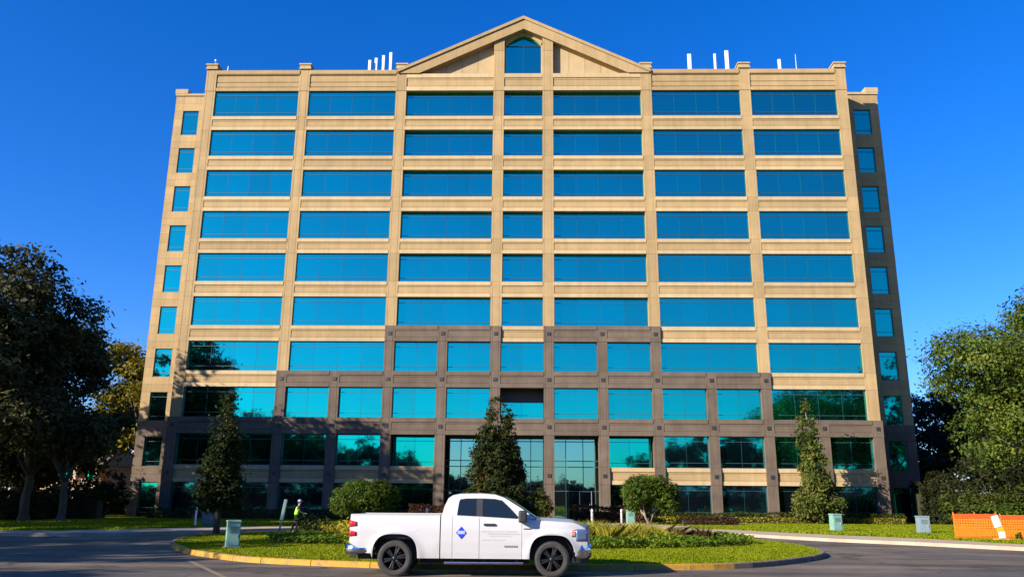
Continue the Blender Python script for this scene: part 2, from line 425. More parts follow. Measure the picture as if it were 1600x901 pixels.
def dome_bush(loc, rx, rz, z0, label, leafm='bush', n=5000, leaf=.16, seed=5, stem=.09, group=None, cat='bush', name='round_bush', ry=None, lobes=14, barkm='trunk'):
    rng = np.random.default_rng(seed); ry = ry or rx
    root = empty(name, loc, label, cat, group)
    blobs = []
    for i in range(lobes):
        d = rng.normal(size=3); d[2] = abs(d[2])*1.1 - .25; d /= np.linalg.norm(d); q = rng.uniform(.5, .72)
        blobs.append((np.array([d[0]*rx*q, d[1]*ry*q, z0 + rz*.36 + d[2]*rz*.55*q*1.25]), (rx*.36, ry*.36, rz*.26)))
    P, N = blob_points(blobs, n, rng, clump=.2, per=16, shell=.7)
    P[:, 2] = np.maximum(P[:, 2], .04)
    link('crown', leaf_mesh('crown', P, leaf, M[leafm], seed=seed, normals=N), root)
    mb = MB()
    for i in range(4):
        b = blobs[i][0]; limb(mb, (.06*math.cos(i*1.6), .06*math.sin(i*1.6), -.1), b, stem, stem*.3, rng, 4, .1)
    link('trunk' if z0 > .4 else 'stem', mb.mesh('stem', M[barkm], True), root)
    return root

def hedge(pts, width, height, label, leafm='hedge', dens=200, leaf=.13, seed=9, group=None, name='hedge', cat='hedge', z0=.14, rough=.12):
    """clipped hedge along a polyline"""
    rng = np.random.default_rng(seed)
    c = Vector((pts[0][0], pts[0][1], z0))
    out = []; nor = []
    mb = MB()
    for (x0, y0), (x1, y1) in zip(pts, pts[1:]):
        d = np.array([x1-x0, y1-y0], float); L = np.linalg.norm(d); d /= L; nn = np.array([-d[1], d[0]])
        n = int(dens * L * (width + 2*height))
        t = rng.uniform(0, L, n); lumps = np.sin(t*1.9+seed)*.5 + np.sin(t*4.3+seed*2)*.35 + np.sin(t*.7)*.4
        u = rng.uniform(0, 1, n); wt = width/(width+2*height)
        top = u < wt; side = np.where(rng.uniform(0, 1, n) < .5, -1, 1)
        lat = np.where(top, rng.uniform(-.5, .5, n)*width, side*width*.5)
        z = np.where(top, height, rng.uniform(0, 1, n)*height)
        hh = 1 + rough*lumps
        z = z*hh + rng.normal(size=n)*.05; lat = lat*(1+rough*.7*lumps) + rng.normal(size=n)*.06
        # rounded shoulders
        k = np.clip((z/height - .75)/.3, 0, 1); lat = lat*(1-.22*k*k)
        out.append(np.stack([x0 - c.x + d[0]*t + nn[0]*lat, y0 - c.y + d[1]*t + nn[1]*lat, np.maximum(z, .02)], 1))
        nor.append(np.stack([nn[0]*np.where(top, 0, side), nn[1]*np.where(top, 0, side), np.where(top, 1.0, .2)], 1))
        a = math.atan2(d[1], d[0]); Mx = Matrix.Translation((x0-c.x, y0-c.y, 0)) @ Matrix.Rotation(a, 4, 'Z')
        mb.box(.1, L-.1, -width*.33, width*.33, 0, height*.72, 0, Mx)
    root = empty(name, c, label, cat, group)
    P = np.concatenate(out); N = np.concatenate(nor)
    link('foliage', leaf_mesh('foliage', P, leaf, M[leafm], seed=seed, normals=N*.9), root)
    link('stem', mb.mesh('stem', M['hedge_core'], False), root)
    return root
M['hedge_core'] = mat('twiggy hedge inside', (.022, .026, .008), 1, 0, .4, 9)

def blades_mesh(name, P, hgt, wid, material, rng, spread=.35):
    n = len(P); a = rng.uniform(0, 6.283, n); h = hgt*(.6+.7*rng.uniform(0, 1, n))
    d = np.stack([np.cos(a), np.sin(a), np.zeros(n)], 1)
    ln = rng.normal(size=(n, 3))*spread; ln[:, 2] = 0
    ww = wid*(.7+.6*rng.uniform(0, 1, n))
    A = P - d*ww[:, None]*.5; B = P + d*ww[:, None]*.5
    Cc = P + ln*h[:, None]; Cc[:, 2] += h
    mid = P + ln*h[:, None]*.3; mid[:, 2] += h*.6
    A2 = mid - d*ww[:, None]*.4; B2 = mid + d*ww[:, None]*.4
    V = np.stack([A, B, B2, Cc, A2], 1).reshape(-1, 3)
    me = bpy.data.meshes.new(name)
    me.vertices.add(5*n); me.vertices.foreach_set('co', V.ravel().astype(np.float32))
    me.loops.add(5*n); me.loops.foreach_set('vertex_index', np.arange(5*n, dtype=np.int32))
    me.polygons.add(n); me.polygons.foreach_set('loop_start', np.arange(0, 5*n, 5, dtype=np.int32))
    me.materials.append(material); me.update(calc_edges=True); me.validate()
    return me
def in_poly(x, y, poly):
    ins = np.zeros(len(x), bool); n = len(poly)
    for i in range(n):
        x0, y0 = poly[i]; x1, y1 = poly[(i+1) % n]
        c = ((y0 > y) != (y1 > y)) & (x < (x1-x0)*(y-y0)/(y1-y0+1e-12)+x0)
        ins ^= c
    return ins
def scatter(poly, n, rng):
    p = np.array(poly); lo = p.min(0); hi = p.max(0)
    q = rng.uniform(lo, hi, (n, 2)); k = in_poly(q[:, 0], q[:, 1], poly); return q[k]

def smooth_line(pts, per=6, closed=False):
    out = []; n = len(pts)
    rngi = range(n if closed else n-1)
    for i in rngi:
        g = lambda k: Vector(pts[k % n] if closed else pts[max(0, min(n-1, k))])
        p0, p1, p2, p3 = g(i-1), g(i), g(i+1), g(i+2)
        for k in range(per):
            t = k/per
            out.append(tuple(.5*((2*p1)+(p2-p0)*t+(2*p0-5*p1+4*p2-p3)*t*t+(3*p1-p0-3*p2+p3)*t**3)))
    if not closed: out.append(tuple(pts[-1]))
    return out

# ------------------------------------------------------------------ ground
def sheet(name, poly, z, material, thick=0, kind='structure', sub=0):
    mb = MB()
    if thick: mb.prism(poly, 'z', z - thick, z)
    else:
        tri = tessellate_polygon([[Vector((p[0], p[1], 0)) for p in poly]])
        mb.add([(p[0], p[1], z) for p in poly], [tuple(t) for t in tri])
    o = link(name, mb.mesh(name, material)); tag(o, kind=kind)
    if not thick:
        me = o.data
        if me.polygons and me.polygons[0].normal.z < 0: me.flip_normals()
    return o
M['meadow'] = mat('distant grass', (.10, .13, .02), 1, 0, .3, .3, .5, 20)
sheet('ground', [(-900,-900),(900,-900),(900,900),(-900,900)], -.02, M['meadow'])
sheet('road', [(-140,-34),(140,-34),(140,30),(60,52),(-60,58),(-140,50)], 0, M['asphalt'])

kerb_out = smooth_line([(-140,33),(-60,36.5),(-23.5,38.8),(-20.8,39.5),(-18.4,40.8),(-16.2,44.2),(-14.2,47.5),(-10.5,50.6),(-4,52),(3,51.8),(8.5,49.8),(11.7,46.1),(13.2,43.4),(14.8,40.6),(16.8,38.4),(18.5,36.1),(20.2,33.7),(24,28.6),(34,20),(60,8),(140,-6)], 5)
lawn_edge = smooth_line([(-140,35.5),(-60,39.2),(-25.3,41.6),(-22.7,42.7),(-20.5,44.7),(-17.9,48.6),(-15.2,50.9),(-11,53.2),(-4,54.5),(4,54.6),(9.5,54.2),(12.7,52.1),(14.7,48.4),(16.4,45.2),(18.6,42.5),(20.2,39.6),(21.4,36.4),(26,30.5),(36,22),(61,10),(140,-3.5)], 5)
walk_poly = kerb_out + lawn_edge[::-1]
o = sheet('sidewalk', walk_poly, .14, M['concrete'], .16)
# score lines cut into the walk: narrow dark recess strips just proud of the slab
lawn_poly = lawn_edge + [(140, 140), (-140, 140)]
sheet('lawn', lawn_poly, .147, M['lawn'], .16)
# front walk and entrance paving
plaza = [(-7.0, 54.0), (9.2, 54.0), (11.6, 57.5), (9.6, 63.0), (7.6, 66.0), (7.2, 71.6), (-7.2, 71.6), (-7.6, 62)]
sheet('entrance_paving', plaza, .155, M['concrete'], .10)
bed1 = smooth_line([(8.4, 66.4), (30.0, 66.9), (30.4, 69.9), (8.0, 69.9)], 1)
sheet('planting_bed', [(7.7,66.6),(30.6,66.6),(30.6,69.6),(7.7,69.6)], .155, M['soil'], .1)
sheet('planting_bed', [(-30.6,66.6),(-7.7,66.6),(-7.7,69.6),(-30.6,69.6)], .155, M['soil'], .1)

isl_pts = [(-11.0,28.6),(-8.9,25.9),(-6.9,24.1),(-3.6,22.85),(-.6,22.6),(3.4,22.9),(6.2,23.7),(8.4,25.8),(10.6,29.3),(11.45,34.3),(11.1,38),(9.8,41),(6.5,43.6),(1,45),(-5,45.2),(-10,44.6),(-13.2,42.6),(-14.6,39.6),(-13.4,33.5)]
island = smooth_line(isl_pts, 4, True)
def inset(poly, d):
    n = len(poly); out = []
    for i in range(n):
        a, b, c = Vector(poly[i-1]), Vector(poly[i]), Vector(poly[(i+1) % n])
        t = (c - a).normalized(); out.append(tuple(b + Vector((-t.y, t.x)) * d))
    return out
isl_in = inset(island, .15)
sheet('island_lawn', isl_in, .135, M['lawn'], .15)
# kerb stones round the island, one piece every two spans
kroot = link('island_kerb', None); tag(kroot, kind='structure')
ki = 0
for i in range(0, len(island), 2):
    a = [island[i], island[(i+1) % len(island)], island[(i+2) % len(island)]]
    b = [isl_in[i], isl_in[(i+1) % len(island)], isl_in[(i+2) % len(island)]]
    sh = lambda p, q, t: (p[0]+(q[0]-p[0])*t, p[1]+(q[1]-p[1])*t)
    L = (Vector(a[1])-Vector(a[0])).length; t = .012/max(L, .1)
    a[0] = sh(a[0], a[1], t); b[0] = sh(b[0], b[1], t); a[2] = sh(a[2], a[1], t); b[2] = sh(b[2], b[1], t)
    mb = MB()
    P = [[(*p, 0), (*sh(p, q, .12), .13), (*sh(p, q, .3), .15), (*q, .152), (*q, 0)] for p, q in zip(a, b)]
    mb.grid(P); mb.add(P[0], [(0,1,2,3,4)]); mb.add(P[2], [(4,3,2,1,0)])
    x, y = a[1]
    yel = y < 31 and x < 6.0
    link('kerb_stone', mb.mesh('kerb_stone', M['kerb_yellow'] if yel else M['kerb_plain']), kroot)
# outer kerb stones
kroot2 = link('road_kerb', None); tag(kroot2, kind='structure')
for a, b in zip(kerb_out, kerb_out[1:]):
    if abs(a[0]) > 45: continue
    d = (Vector(b)-Vector(a)); L = d.length; d.normalize(); nn = Vector((-d.y, d.x))
    q0 = Vector(a)+d*.01; q1 = Vector(b)-d*.01
    mb = MB()
    P = [[(*(q - nn*.004), 0), (*(q - nn*-.015), .14), (*(q + nn*.04), .15), (*(q + nn*.15), .15)] for q in (q0, q1)]
    mb.grid(P); link('kerb_stone', mb.mesh('kerb_stone', M['concrete']), kroot2)
# slab joints of the walk as real slabs on the right where they show
def strip(name, a, b, wd, z, m):
    a = Vector(a); b = Vector(b); d = (b-a).normalized(); nn = Vector((-d.y, d.x))*wd*.5
    mb = MB(); mb.add([(*(a-nn), z), (*(b-nn), z), (*(b+nn), z), (*(a+nn), z)], [(0,1,2,3)])
    o = link(name, mb.mesh(name, m, False, False)); tag(o, kind='structure'); return o
M['patch'] = mat('darker patched asphalt', (.060, .050, .046), .9, 0, .2, 1.2, .4, 55, (.085, .070, .062))
def ragged(poly, amp, seed):
    r2 = random.Random(seed); L = smooth_line(poly, 1, True); out = []
    for i, p in enumerate(poly):
        a = Vector(p); b = Vector(poly[(i+1) % len(poly)]); n = max(2, int((b-a).length/.35)); d = (b-a).normalized()
        for k in range(n):
            q = a.lerp(b, k/n); out.append((q.x - d.y*r2.gauss(0, amp), q.y + d.x*r2.gauss(0, amp)))
    return out
sheet('road_patch', ragged([(7.5,19.2),(15.5,21.4),(24,22.6),(24,25.4),(16,24.6),(9.5,22.2),(7.2,20.4)], .05, 1), .004, M['patch'])
sheet('road_patch', ragged([(13.4,29.4),(18,27.4),(21,26.9),(21,28.8),(17.5,30.2),(14,32)], .05, 2), .004, M['patch'])
sheet('road_patch', ragged([(-12,18.2),(-7.2,19.4),(-7.6,20.9),(-12.4,19.8)], .04, 3), .004, M['patch'])
strip('road_line', (-9.3, 25.0), (-4.9, 17.2), .13, .004, M['line'])

# lawn blades
rng = np.random.default_rng(11)
q = scatter(isl_in, 170000, rng); z = np.full((len(q), 1), .13)
q = q[rng.uniform(0, 1, len(q)) < np.clip(1.6 - (q[:, 1]-22)/14, .15, 1)]
o = link('grass', blades_mesh('grass', np.hstack([q, np.full((len(q), 1), .13)]), .045, .03, M['blade'], rng)); tag(o, kind='stuff')
side = [(-30,41.7),(-25.3,41.9),(-22.7,43),(-20.5,45),(-17.9,48.9),(-15.2,51.2),(-11,53.5),(-8,56),(-8,66),(-34,66)]
q = scatter(side, 60000, rng)
o = link('grass', blades_mesh('grass', np.hstack([q, np.full((len(q), 1), .14)]), .10, .08, M['blade'], rng)); tag(o, kind='stuff')
side = [(12.9,52.3),(14.9,48.6),(16.6,45.4),(18.8,42.7),(20.4,39.8),(21.6,36.8),(26,31.5),(34,40),(34,66),(10,66),(11.8,57.5)]
q = scatter(side, 80000, rng)
o = link('grass', blades_mesh('grass', np.hstack([q, np.full((len(q), 1), .14)]), .09, .08, M['blade'], rng)); tag(o, kind='stuff')

# ------------------------------------------------------------------ office building
U = 4.57; YF = 69.93; FP = 3.9625; WH = 2.58
WT = [38.73 - FP*i for i in range(10)]; WBT = [t - WH for t in WT]; WBT[9] = .5
B = empty('office_building', (0, YF, 0), 'ten storey tan stone office building with bands of blue mirror glass and a central gable', 'building')
cache = {}
def part(name, key, build, material, loc, parent=B, smooth=False):
    if name == 'stone_spandrel': material = [material, M['stone_pale']]
    if key not in cache: cache[key] = build().mesh(name, material, smooth)
    return link(name, cache[key], parent, loc)
def spandrel_mb(w_, h, proud=0.0, depth=.62):
    # profile in (y, z): light sill band, two grooves, lower band
    p = [(depth, 0), (-.05, 0), (-.05, h*.24), (-.01, h*.245), (.022, h*.255), (.022, h*.275), (0, h*.29), (0, h*.60), (.022, h*.615), (.022, h*.635),
         (-.01, h*.65), (-.01, h*.73), (-.07, h*.75), (-.07, h), (depth, h)]
    mb = MB().prism([(a - proud, b) for a, b in p], 'x', -w_/2, w_/2)
    # pale sill and head courses, each a few mm proud
    if not proud:
        mb.box(-w_/2 + .004, w_/2 - .004, -.078, -.0701, h*.775, h - .004, 1)
        mb.box(-w_/2 + .004, w_/2 - .004, -.058, -.0501, .004, h*.225, 1)
    return mb
def column_mb(w_, h, proud=.0, depth=.62, groove=True):
    a = w_/2; g = a*.62
    p = [(-a, depth), (-a, 0), (-g-.02, 0), (-g, .022), (-g+.02, 0), (g-.02, 0), (g, .022), (g+.02, 0), (a, 0), (a, depth)] if groove else [(-a, depth), (-a, 0), (a, 0), (a, depth)]
    mb = MB().prism([(x, y - proud) for x, y in p], 'z', 0, h)
    return mb
CW = .98; GW = .86
def colx(k, w_):
    if abs(k) == 6.5: return math.copysign(29.42 if w_ == CW else 29.55, k)
    return k*U
def is_granite_col(k, i):
    """window row i"""
    a = abs(k)
    return (i == 6 and a <= 2.5) or (i == 7 and a <= 4.5) or i >= 8
def has_col(k, i):
    a = abs(k)
    if a in (.5, 2.5, 4.5, 6.5): return True
    return is_granite_col(k, i)
def belt(i, a, b):
    """granite belt below window row i between unit columns a..b"""
    if i == 5: return (a >= -2.5 and b <= -.5) or (a >= .5 and b <= 2.5)
    if i == 6: return a >= -4.5 and b <= 4.5
    return i == 7
ks = [k - 6.5 for k in range(14)]
GP = .16                                    # granite stands proud of the tan stone
def hw_of(k, i): return (GW if is_granite_col(k, i) else CW) / 2
for i in range(10):
    top, bot = WT[i], WBT[i]
    cols = [k for k in ks if has_col(k, i)]
    if i == 9: top_c, bot_c = WT[9], 0.0
    else: top_c, bot_c = top, bot
    for k in cols:
        gr = is_granite_col(k, i); wd = GW if gr else CW
        if gr:
            h = top_c - bot_c
            part('granite_column', ('gc', round(h, 2)), lambda: column_mb(GW, h - .012, GP, .9), M['granite'], (colx(k, wd), 0, bot_c + .006))
        else:
            h = top_c - bot_c
            part('stone_column', ('sc', round(h, 2)), lambda: column_mb(CW, h - .012, .03), M['stone'], (colx(k, wd), 0, bot_c + .006))
    # spandrel level below row i
    if i < 9:
        sb, st = WT[i+1], WBT[i]; h = st - sb
        allk = [k for k in ks if has_col(k, i) or has_col(k, i+1)]
        for k in allk:
            gr = is_granite_col(k, i) or belt(i, k, k) or (i in (5, 6, 7) and (belt(i, k-1, k) or belt(i, k, k+1)) and is_granite_col(k, i+1))
            if gr:
                part('granite_block', ('gb', round(h, 2)), lambda: column_mb(GW + .02, h - .012, GP + .03, .9), M['granite'], (colx(k, GW), 0, sb + .006))
                part('medallion', 'med', lambda: MB().box(-.15, .15, -.05, .1, -.15, .15), M['medallion'], (colx(k, GW), -GP - .03, sb + h*.5))
            else:
                part('stone_block', ('sb', round(h, 2)), lambda: column_mb(CW, h - .012, .037), M['stone'], (colx(k, CW), 0, sb + .006))
        for a, b in zip(allk, allk[1:]):
            if i == 8 and a >= -1.5 and b <= 1.5: continue
            gra = [((is_granite_col(k, i) or is_granite_col(k, i+1)) and i >= 5) for k in (a, b)]
            xa = colx(a, GW if gra[0] else CW) + ((GW+.02)/2 if gra[0] else CW/2)
            xb = colx(b, GW if gra[1] else CW) - ((GW+.02)/2 if gra[1] else CW/2)
            wd = xb - xa
            if belt(i, a, b):
                part('granite_belt', ('belt', round(wd, 2), round(h, 2)), lambda: spandrel_mb(wd - .012, h - .01, GP, .8), M['granite'], ((xa+xb)/2, 0, sb + .005))
            else:
                part('stone_spandrel', ('span', round(wd, 2), round(h, 2)), lambda: spandrel_mb(wd - .012, h - .01), M['stone_light'] if i == 8 else M['stone'], ((xa+xb)/2, 0, sb + .005))

# windows
def frame_mb(w_, h, nv, transoms, fw=.055):
    mb = MB(); a = w_/2
    mb.box(-a, a, -.05, .04, 0, fw); mb.box(-a, a, -.05, .04, h-fw, h)
    mb.box(-a, -a+fw, -.05, .04, fw, h-fw); mb.box(a-fw, a, -.05, .04, fw, h-fw)
    for z in transoms: mb.box(-a+fw, a-fw, -.03, .025, z-.018, z+.018)
    zz = [fw] + [q for z in transoms for q in (z-.025, z+.025)] + [h-fw]
    for j in range(1, nv):
        x = -a + w_*j/nv
        for z0, z1 in zip(zz[::2], zz[1::2]): mb.box(x-.009, x+.009, -.012, .015, z0, z1, 1)
    return mb
def window(x0, x1, z0, z1, rec, nv=1, trans=(), gm='glass', parent=B, wy=0.0, name='window'):
    wd = x1 - x0; h = z1 - z0
    key = ('fr', round(wd, 2), round(h, 2), nv, tuple(trans))
    if key not in cache: cache[key] = frame_mb(wd, h, nv, trans).mesh('window_frame', [M['frame'], M['mullion']])
    wo = link(name, cache[key], parent, ((x0+x1)/2, rec + wy, z0))
    pw = wd/nv
    pk = ('pane', round(pw, 2), round(h, 2), gm)
    if pk not in cache: cache[pk] = MB().box(-pw/2, pw/2, 0, .02, 0, h).mesh('pane', M[gm])
    for j in range(nv):
        p = link('pane', cache[pk], wo, (-wd/2 + pw*(j+.5), .012, 0))
        p.rotation_euler = (R(random.gauss(0, .05)), 0, R(random.gauss(0, .06)))
    return wo
LOBBY_R = 2.3
for i in range(10):
    cols = [k for k in ks if has_col(k, i)]
    for a, b in zip(cols, cols[1:]):
        if i >= 8 and a >= -1.5 and b <= 1.5: continue
        xa = colx(a, GW if is_granite_col(a, i) else CW) + hw_of(a, i); xb = colx(b, GW if is_granite_col(b, i) else CW) - hw_of(b, i)
        mid = abs(a+b)/2
        if i <= 5: rec = .46 if mid <= 2 else .16
        elif i == 7 and mid == 0: rec = 1.6
        elif i >= 8 and mid == 2: rec = 1.5
        else: rec = .22
        wide = (xb - xa) > 5
        h = WT[i] - WBT[i]
        tr = (.42, h-.42) if h > 2.2 else (h-.36,)
        ztop = WT[i]
        if i == 7 and mid == 0:
            ztop = WT[i] - 1.02
            link('header_panel', MB().box(xa+.01, xb-.01, rec-.04, rec+.1, ztop+.01, WT[i]+.08).mesh('header_panel', M['medallion']), B)
            h = ztop - WBT[i]; tr = (.42,)
        window(xa, xb, WBT[i], ztop, rec, 4 if wide else 2, tr, 'glass_ground' if i == 9 else 'glass')
# backing behind the stone
core = MB()
core.box(-29.2, 29.2, .78, 25, 11.3, 40.0)
core.box(-29.2, -2.5*U, .78, 25, 0, 11.3); core.box(2.5*U, 29.2, .78, 25, 0, 11.3); core.box(-2.5*U, 2.5*U, 2.75, 25, 0, 11.3)
link('core_wall', core.mesh('core_wall', M['dark']), B)
sf = MB()
for z0, z1, x0, x1 in ((WT[8]+.1, WBT[7]-.1, -2.5*U, 2.5*U), (WT[7]+.1, 11.3, -2.5*U, 2.5*U)):
    sf.box(x0+.44, x1-.44, .83, 2.7, z0, z1)
for s in (-1, 1):
    x0, x1 = sorted((s*1.5*U, s*2.5*U)); sf.box(x0+.05, x1-.05, .66, 2.7, WT[9]+.1, WBT[8]-.1)
    sf.box(s*1.5*U-.12, s*1.5*U+.12, .92, 2.7, 0, WT[8]+.09)
    sf.box(s*.5*U-.12, s*.5*U+.12, .92, 2.7, WBT[7]-.05, WT[7]+.09)
    sf.box(s*2.5*U-.12, s*2.5*U+.12, .92, 2.7, 0, WT[8]+.09)
link('soffit', sf.mesh('soffit', M['granite']), B)
# lobby glazing
LZ = [.15, 2.55, 4.55, 5.05, WT[8]-.35, WT[8]]
for k in (-1, 0, 1):
    x0 = (k-.5)*U + (.13 if k == -1 else 0); x1 = (k+.5)*U - (.13 if k == 1 else 0)
    wd = x1-x0
    mb = MB()
    for z in LZ: mb.box(-wd/2, wd/2, -.05, .05, z-.035, z+.035)
    for j in range(4):
        x = -wd/2 + wd*j/3
        for z0, z1 in zip(LZ, LZ[1:]): mb.box(x-.03, x+.03, -.04, .04, z0+.035, z1-.035, 1)
    wo = link('lobby_window', mb.mesh('lobby_window', [M['frame'], M['mullion']]), B, ((x0+x1)/2, LOBBY_R, 0))
    for j in range(3):
        for z0, z1 in ((LZ[0], LZ[1]), (LZ[1], LZ[3]), (LZ[3], LZ[5])):
            pk = ('lp', round(wd, 2), round(z1-z0, 2))
            if pk not in cache: cache[pk] = MB().box(-wd/6, wd/6, 0, .02, 0, z1-z0).mesh('pane', M['glass_lobby'])
            p = link('pane', cache[pk], wo, (-wd/2 + wd*(j+.5)/3, .012, z0)); p.rotation_euler = (R(random.gauss(0, .06)), 0, R(random.gauss(0, .06)))
# entrance door (pale frame at the right of the lobby)
dr = MB()
for s in (-.52, .48): dr.box(s, s+.06, -.05, .05, 0, 2.4)
dr.box(-.46, .48, -.05, .05, 2.34, 2.4); dr.box(-.46, .48, -.04, .04, 0, .12); dr.box(-.46, .48, -.04, .04, 1.0, 1.06)
d_ = link('door', dr.mesh('door', M['grey_metal']), B, (1.18*U, LOBBY_R - .14, .16))
link('pane', MB().box(-.46, .48, 0, .015, .12, 2.34).mesh('pane', M['glass_lobby']), d_)
link('handle', MB().tube([(.36, -.1, .85), (.36, -.1, 1.4)], .018, 8).mesh('handle', M['white_metal']), d_)

# parapet band above the top row
PZ0, PZ1 = WT[0], 40.82
def parapet_mb(w_, h):
    p = [(.62, 0), (-.05, 0), (-.05, h*.16), (0, h*.165), (.05, h*.18), (.05, h*.2), (0, h*.215), (0, h*.40), (.05, h*.415), (.05, h*.435), (0, h*.45), (0, h*.72), (.04, h*.73), (.04, h*.75), (-.10, h*.80), (-.14, h*.84), (-.14, h), (.62, h)]
    return MB().prism(p, 'x', -w_/2, w_/2)
mk = [-6.5, -4.5, -2.5, -.5, .5, 2.5, 4.5, 6.5]
for a, b in zip(mk, mk[1:]):
    xa = colx(a, CW) + CW/2; xb = colx(b, CW) - CW/2; wd = xb-xa
    inner = abs(a+b)/2 < 2
    h = (40.46 if inner else PZ1) - PZ0
    part('parapet_panel', ('par', round(wd, 2), inner), lambda: (spandrel_mb(wd-.012, h) if inner else parapet_mb(wd-.012, h)), [M['stone'], M['stone_pale']], ((xa+xb)/2, 0, PZ0+.005))
for k in mk:
    inner = abs(k) < 2
    h = (40.46 if inner else PZ1 + .12) - PZ0
    part('stone_block', ('pblk', inner), lambda: column_mb(CW, h - .012, .07, .9), M['stone'], (colx(k, CW), 0, PZ0 + .006))
    if not inner:
        def cap():
            mb = MB(); mb.box(-.56, .56, -.2, .95, 0, .16); mb.box(-.5, .5, -.14, .9, .16, .42); mb.box(-.58, .58, -.22, .97, .42, .56); return mb
        part('pier_cap', 'cap', cap, M['stone_light'], (colx(k, CW), 0, PZ1 + .13))
# gable
AP = 46.39; SL = .474; RX = 11.75
def rake(s):
    mb = MB()
    out = [(0, AP), (RX, AP - SL*RX), (RX, 40.47), (9.76, 40.47), (0, AP - 1.3)]
    mb.prism([(s*x, z) for x, z in out], 'y', -.2, .95)
    top = [(0, AP + .02), (RX + .1, AP - SL*(RX+.1) + .02), (RX + .1, AP - SL*(RX+.1) - .28), (0, AP - .30)]
    mb.prism([(s*x, z) for x, z in top], 'y', -.32, -.202)
    return mb
for s in (-1, 1): link('rake_beam', rake(s).mesh('rake_beam', M['stone']), B)
# piers beside the arched window
for s in (-1, 1):
    for z0, z1 in ((40.47, 42.9), (42.92, AP - 1.3 - SL*(U/2 - CW/2) + .35)):
        part('stone_column', ('gp', round(z0, 1)), lambda: column_mb(CW, z1 - z0 - .01, -.02, .9), M['stone'], (s*U/2, 0, z0 + .005))
# tympanum panels
xs_ = [U/2 + CW/2, 4.3, 5.8, 7.3, 9.7]
for s in (-1, 1):
    for a, b in zip(xs_, xs_[1:]):
        za = AP - 1.25 - SL*a; zb = max(40.5, AP - 1.25 - SL*b)
        mb = MB(); mb.prism([(s*(a+.012), 40.47), (s*(b-.012), 40.47), (s*(b-.012), zb), (s*(a+.012), za)], 'y', .55, .9)
        link('tympanum_panel', mb.mesh('tympanum_panel', M['stone_light']), B)
# arched window with its stone surround
aw = 1.66; zs = 43.72; zt = 44.78
arc = [(aw*u, zs + .12*(1-abs(u)**8) + (zt-zs-.12)*(1-abs(u)**1.55)) for u in [1 - 2*k/18 for k in range(19)]]
xin = U/2 - CW/2
sur = MB()
outer = [(xin*math.cos(t)*1.0, 0) for t in range(0)]
pts = []
for (x, z) in arc:
    xo = max(-xin, min(xin, x*1.5)); zo = AP - 1.25 - SL*abs(xo)
    pts.append([(x, .5, z), (xo, .5, zo), (xo, .9, zo)]); pts[-1].insert(0, (x, .85, z))
sur.grid(pts)
for s in (-1, 1): sur.box(*sorted((s*aw, s*(xin-.005))), .5, .85, 40.47, zs)
link('arch_surround', sur.mesh('arch_surround', M['stone_light']), B)
poly = [(-aw, 40.47)] + [p for p in arc[::-1]] + [(aw, 40.47)]
aw_o = link('arched_window', MB().box(-aw, aw, .66, .74, 40.47, 40.55).box(-.02, .02, .67, .74, 40.55, zt).box(-aw, -.02, .67, .74, zs-.02, zs+.02).box(.02, aw, .67, .74, zs-.02, zs+.02).mesh('arched_window', M['mullion']), B)
link('pane', MB().prism(poly, 'y', .75, .77).mesh('pane', M['glass']), aw_o)
# roofs
rf = MB(); rf.box(-29.3, 29.3, .63, 25, 40.001, 40.1)
rf.prism([(-11.3, 40.1), (11.3, 40.1), (0, 45.6)], 'y', .96, 14)
link('roof', rf.mesh('roof', M['roof']), B)
bk = MB()
for s in (-1, 1): bk.box(*sorted((s*29.25, s*29.9)), .95, 25, 0, 40.82)
link('side_wall', bk.mesh('side_wall', M['stone']), B)

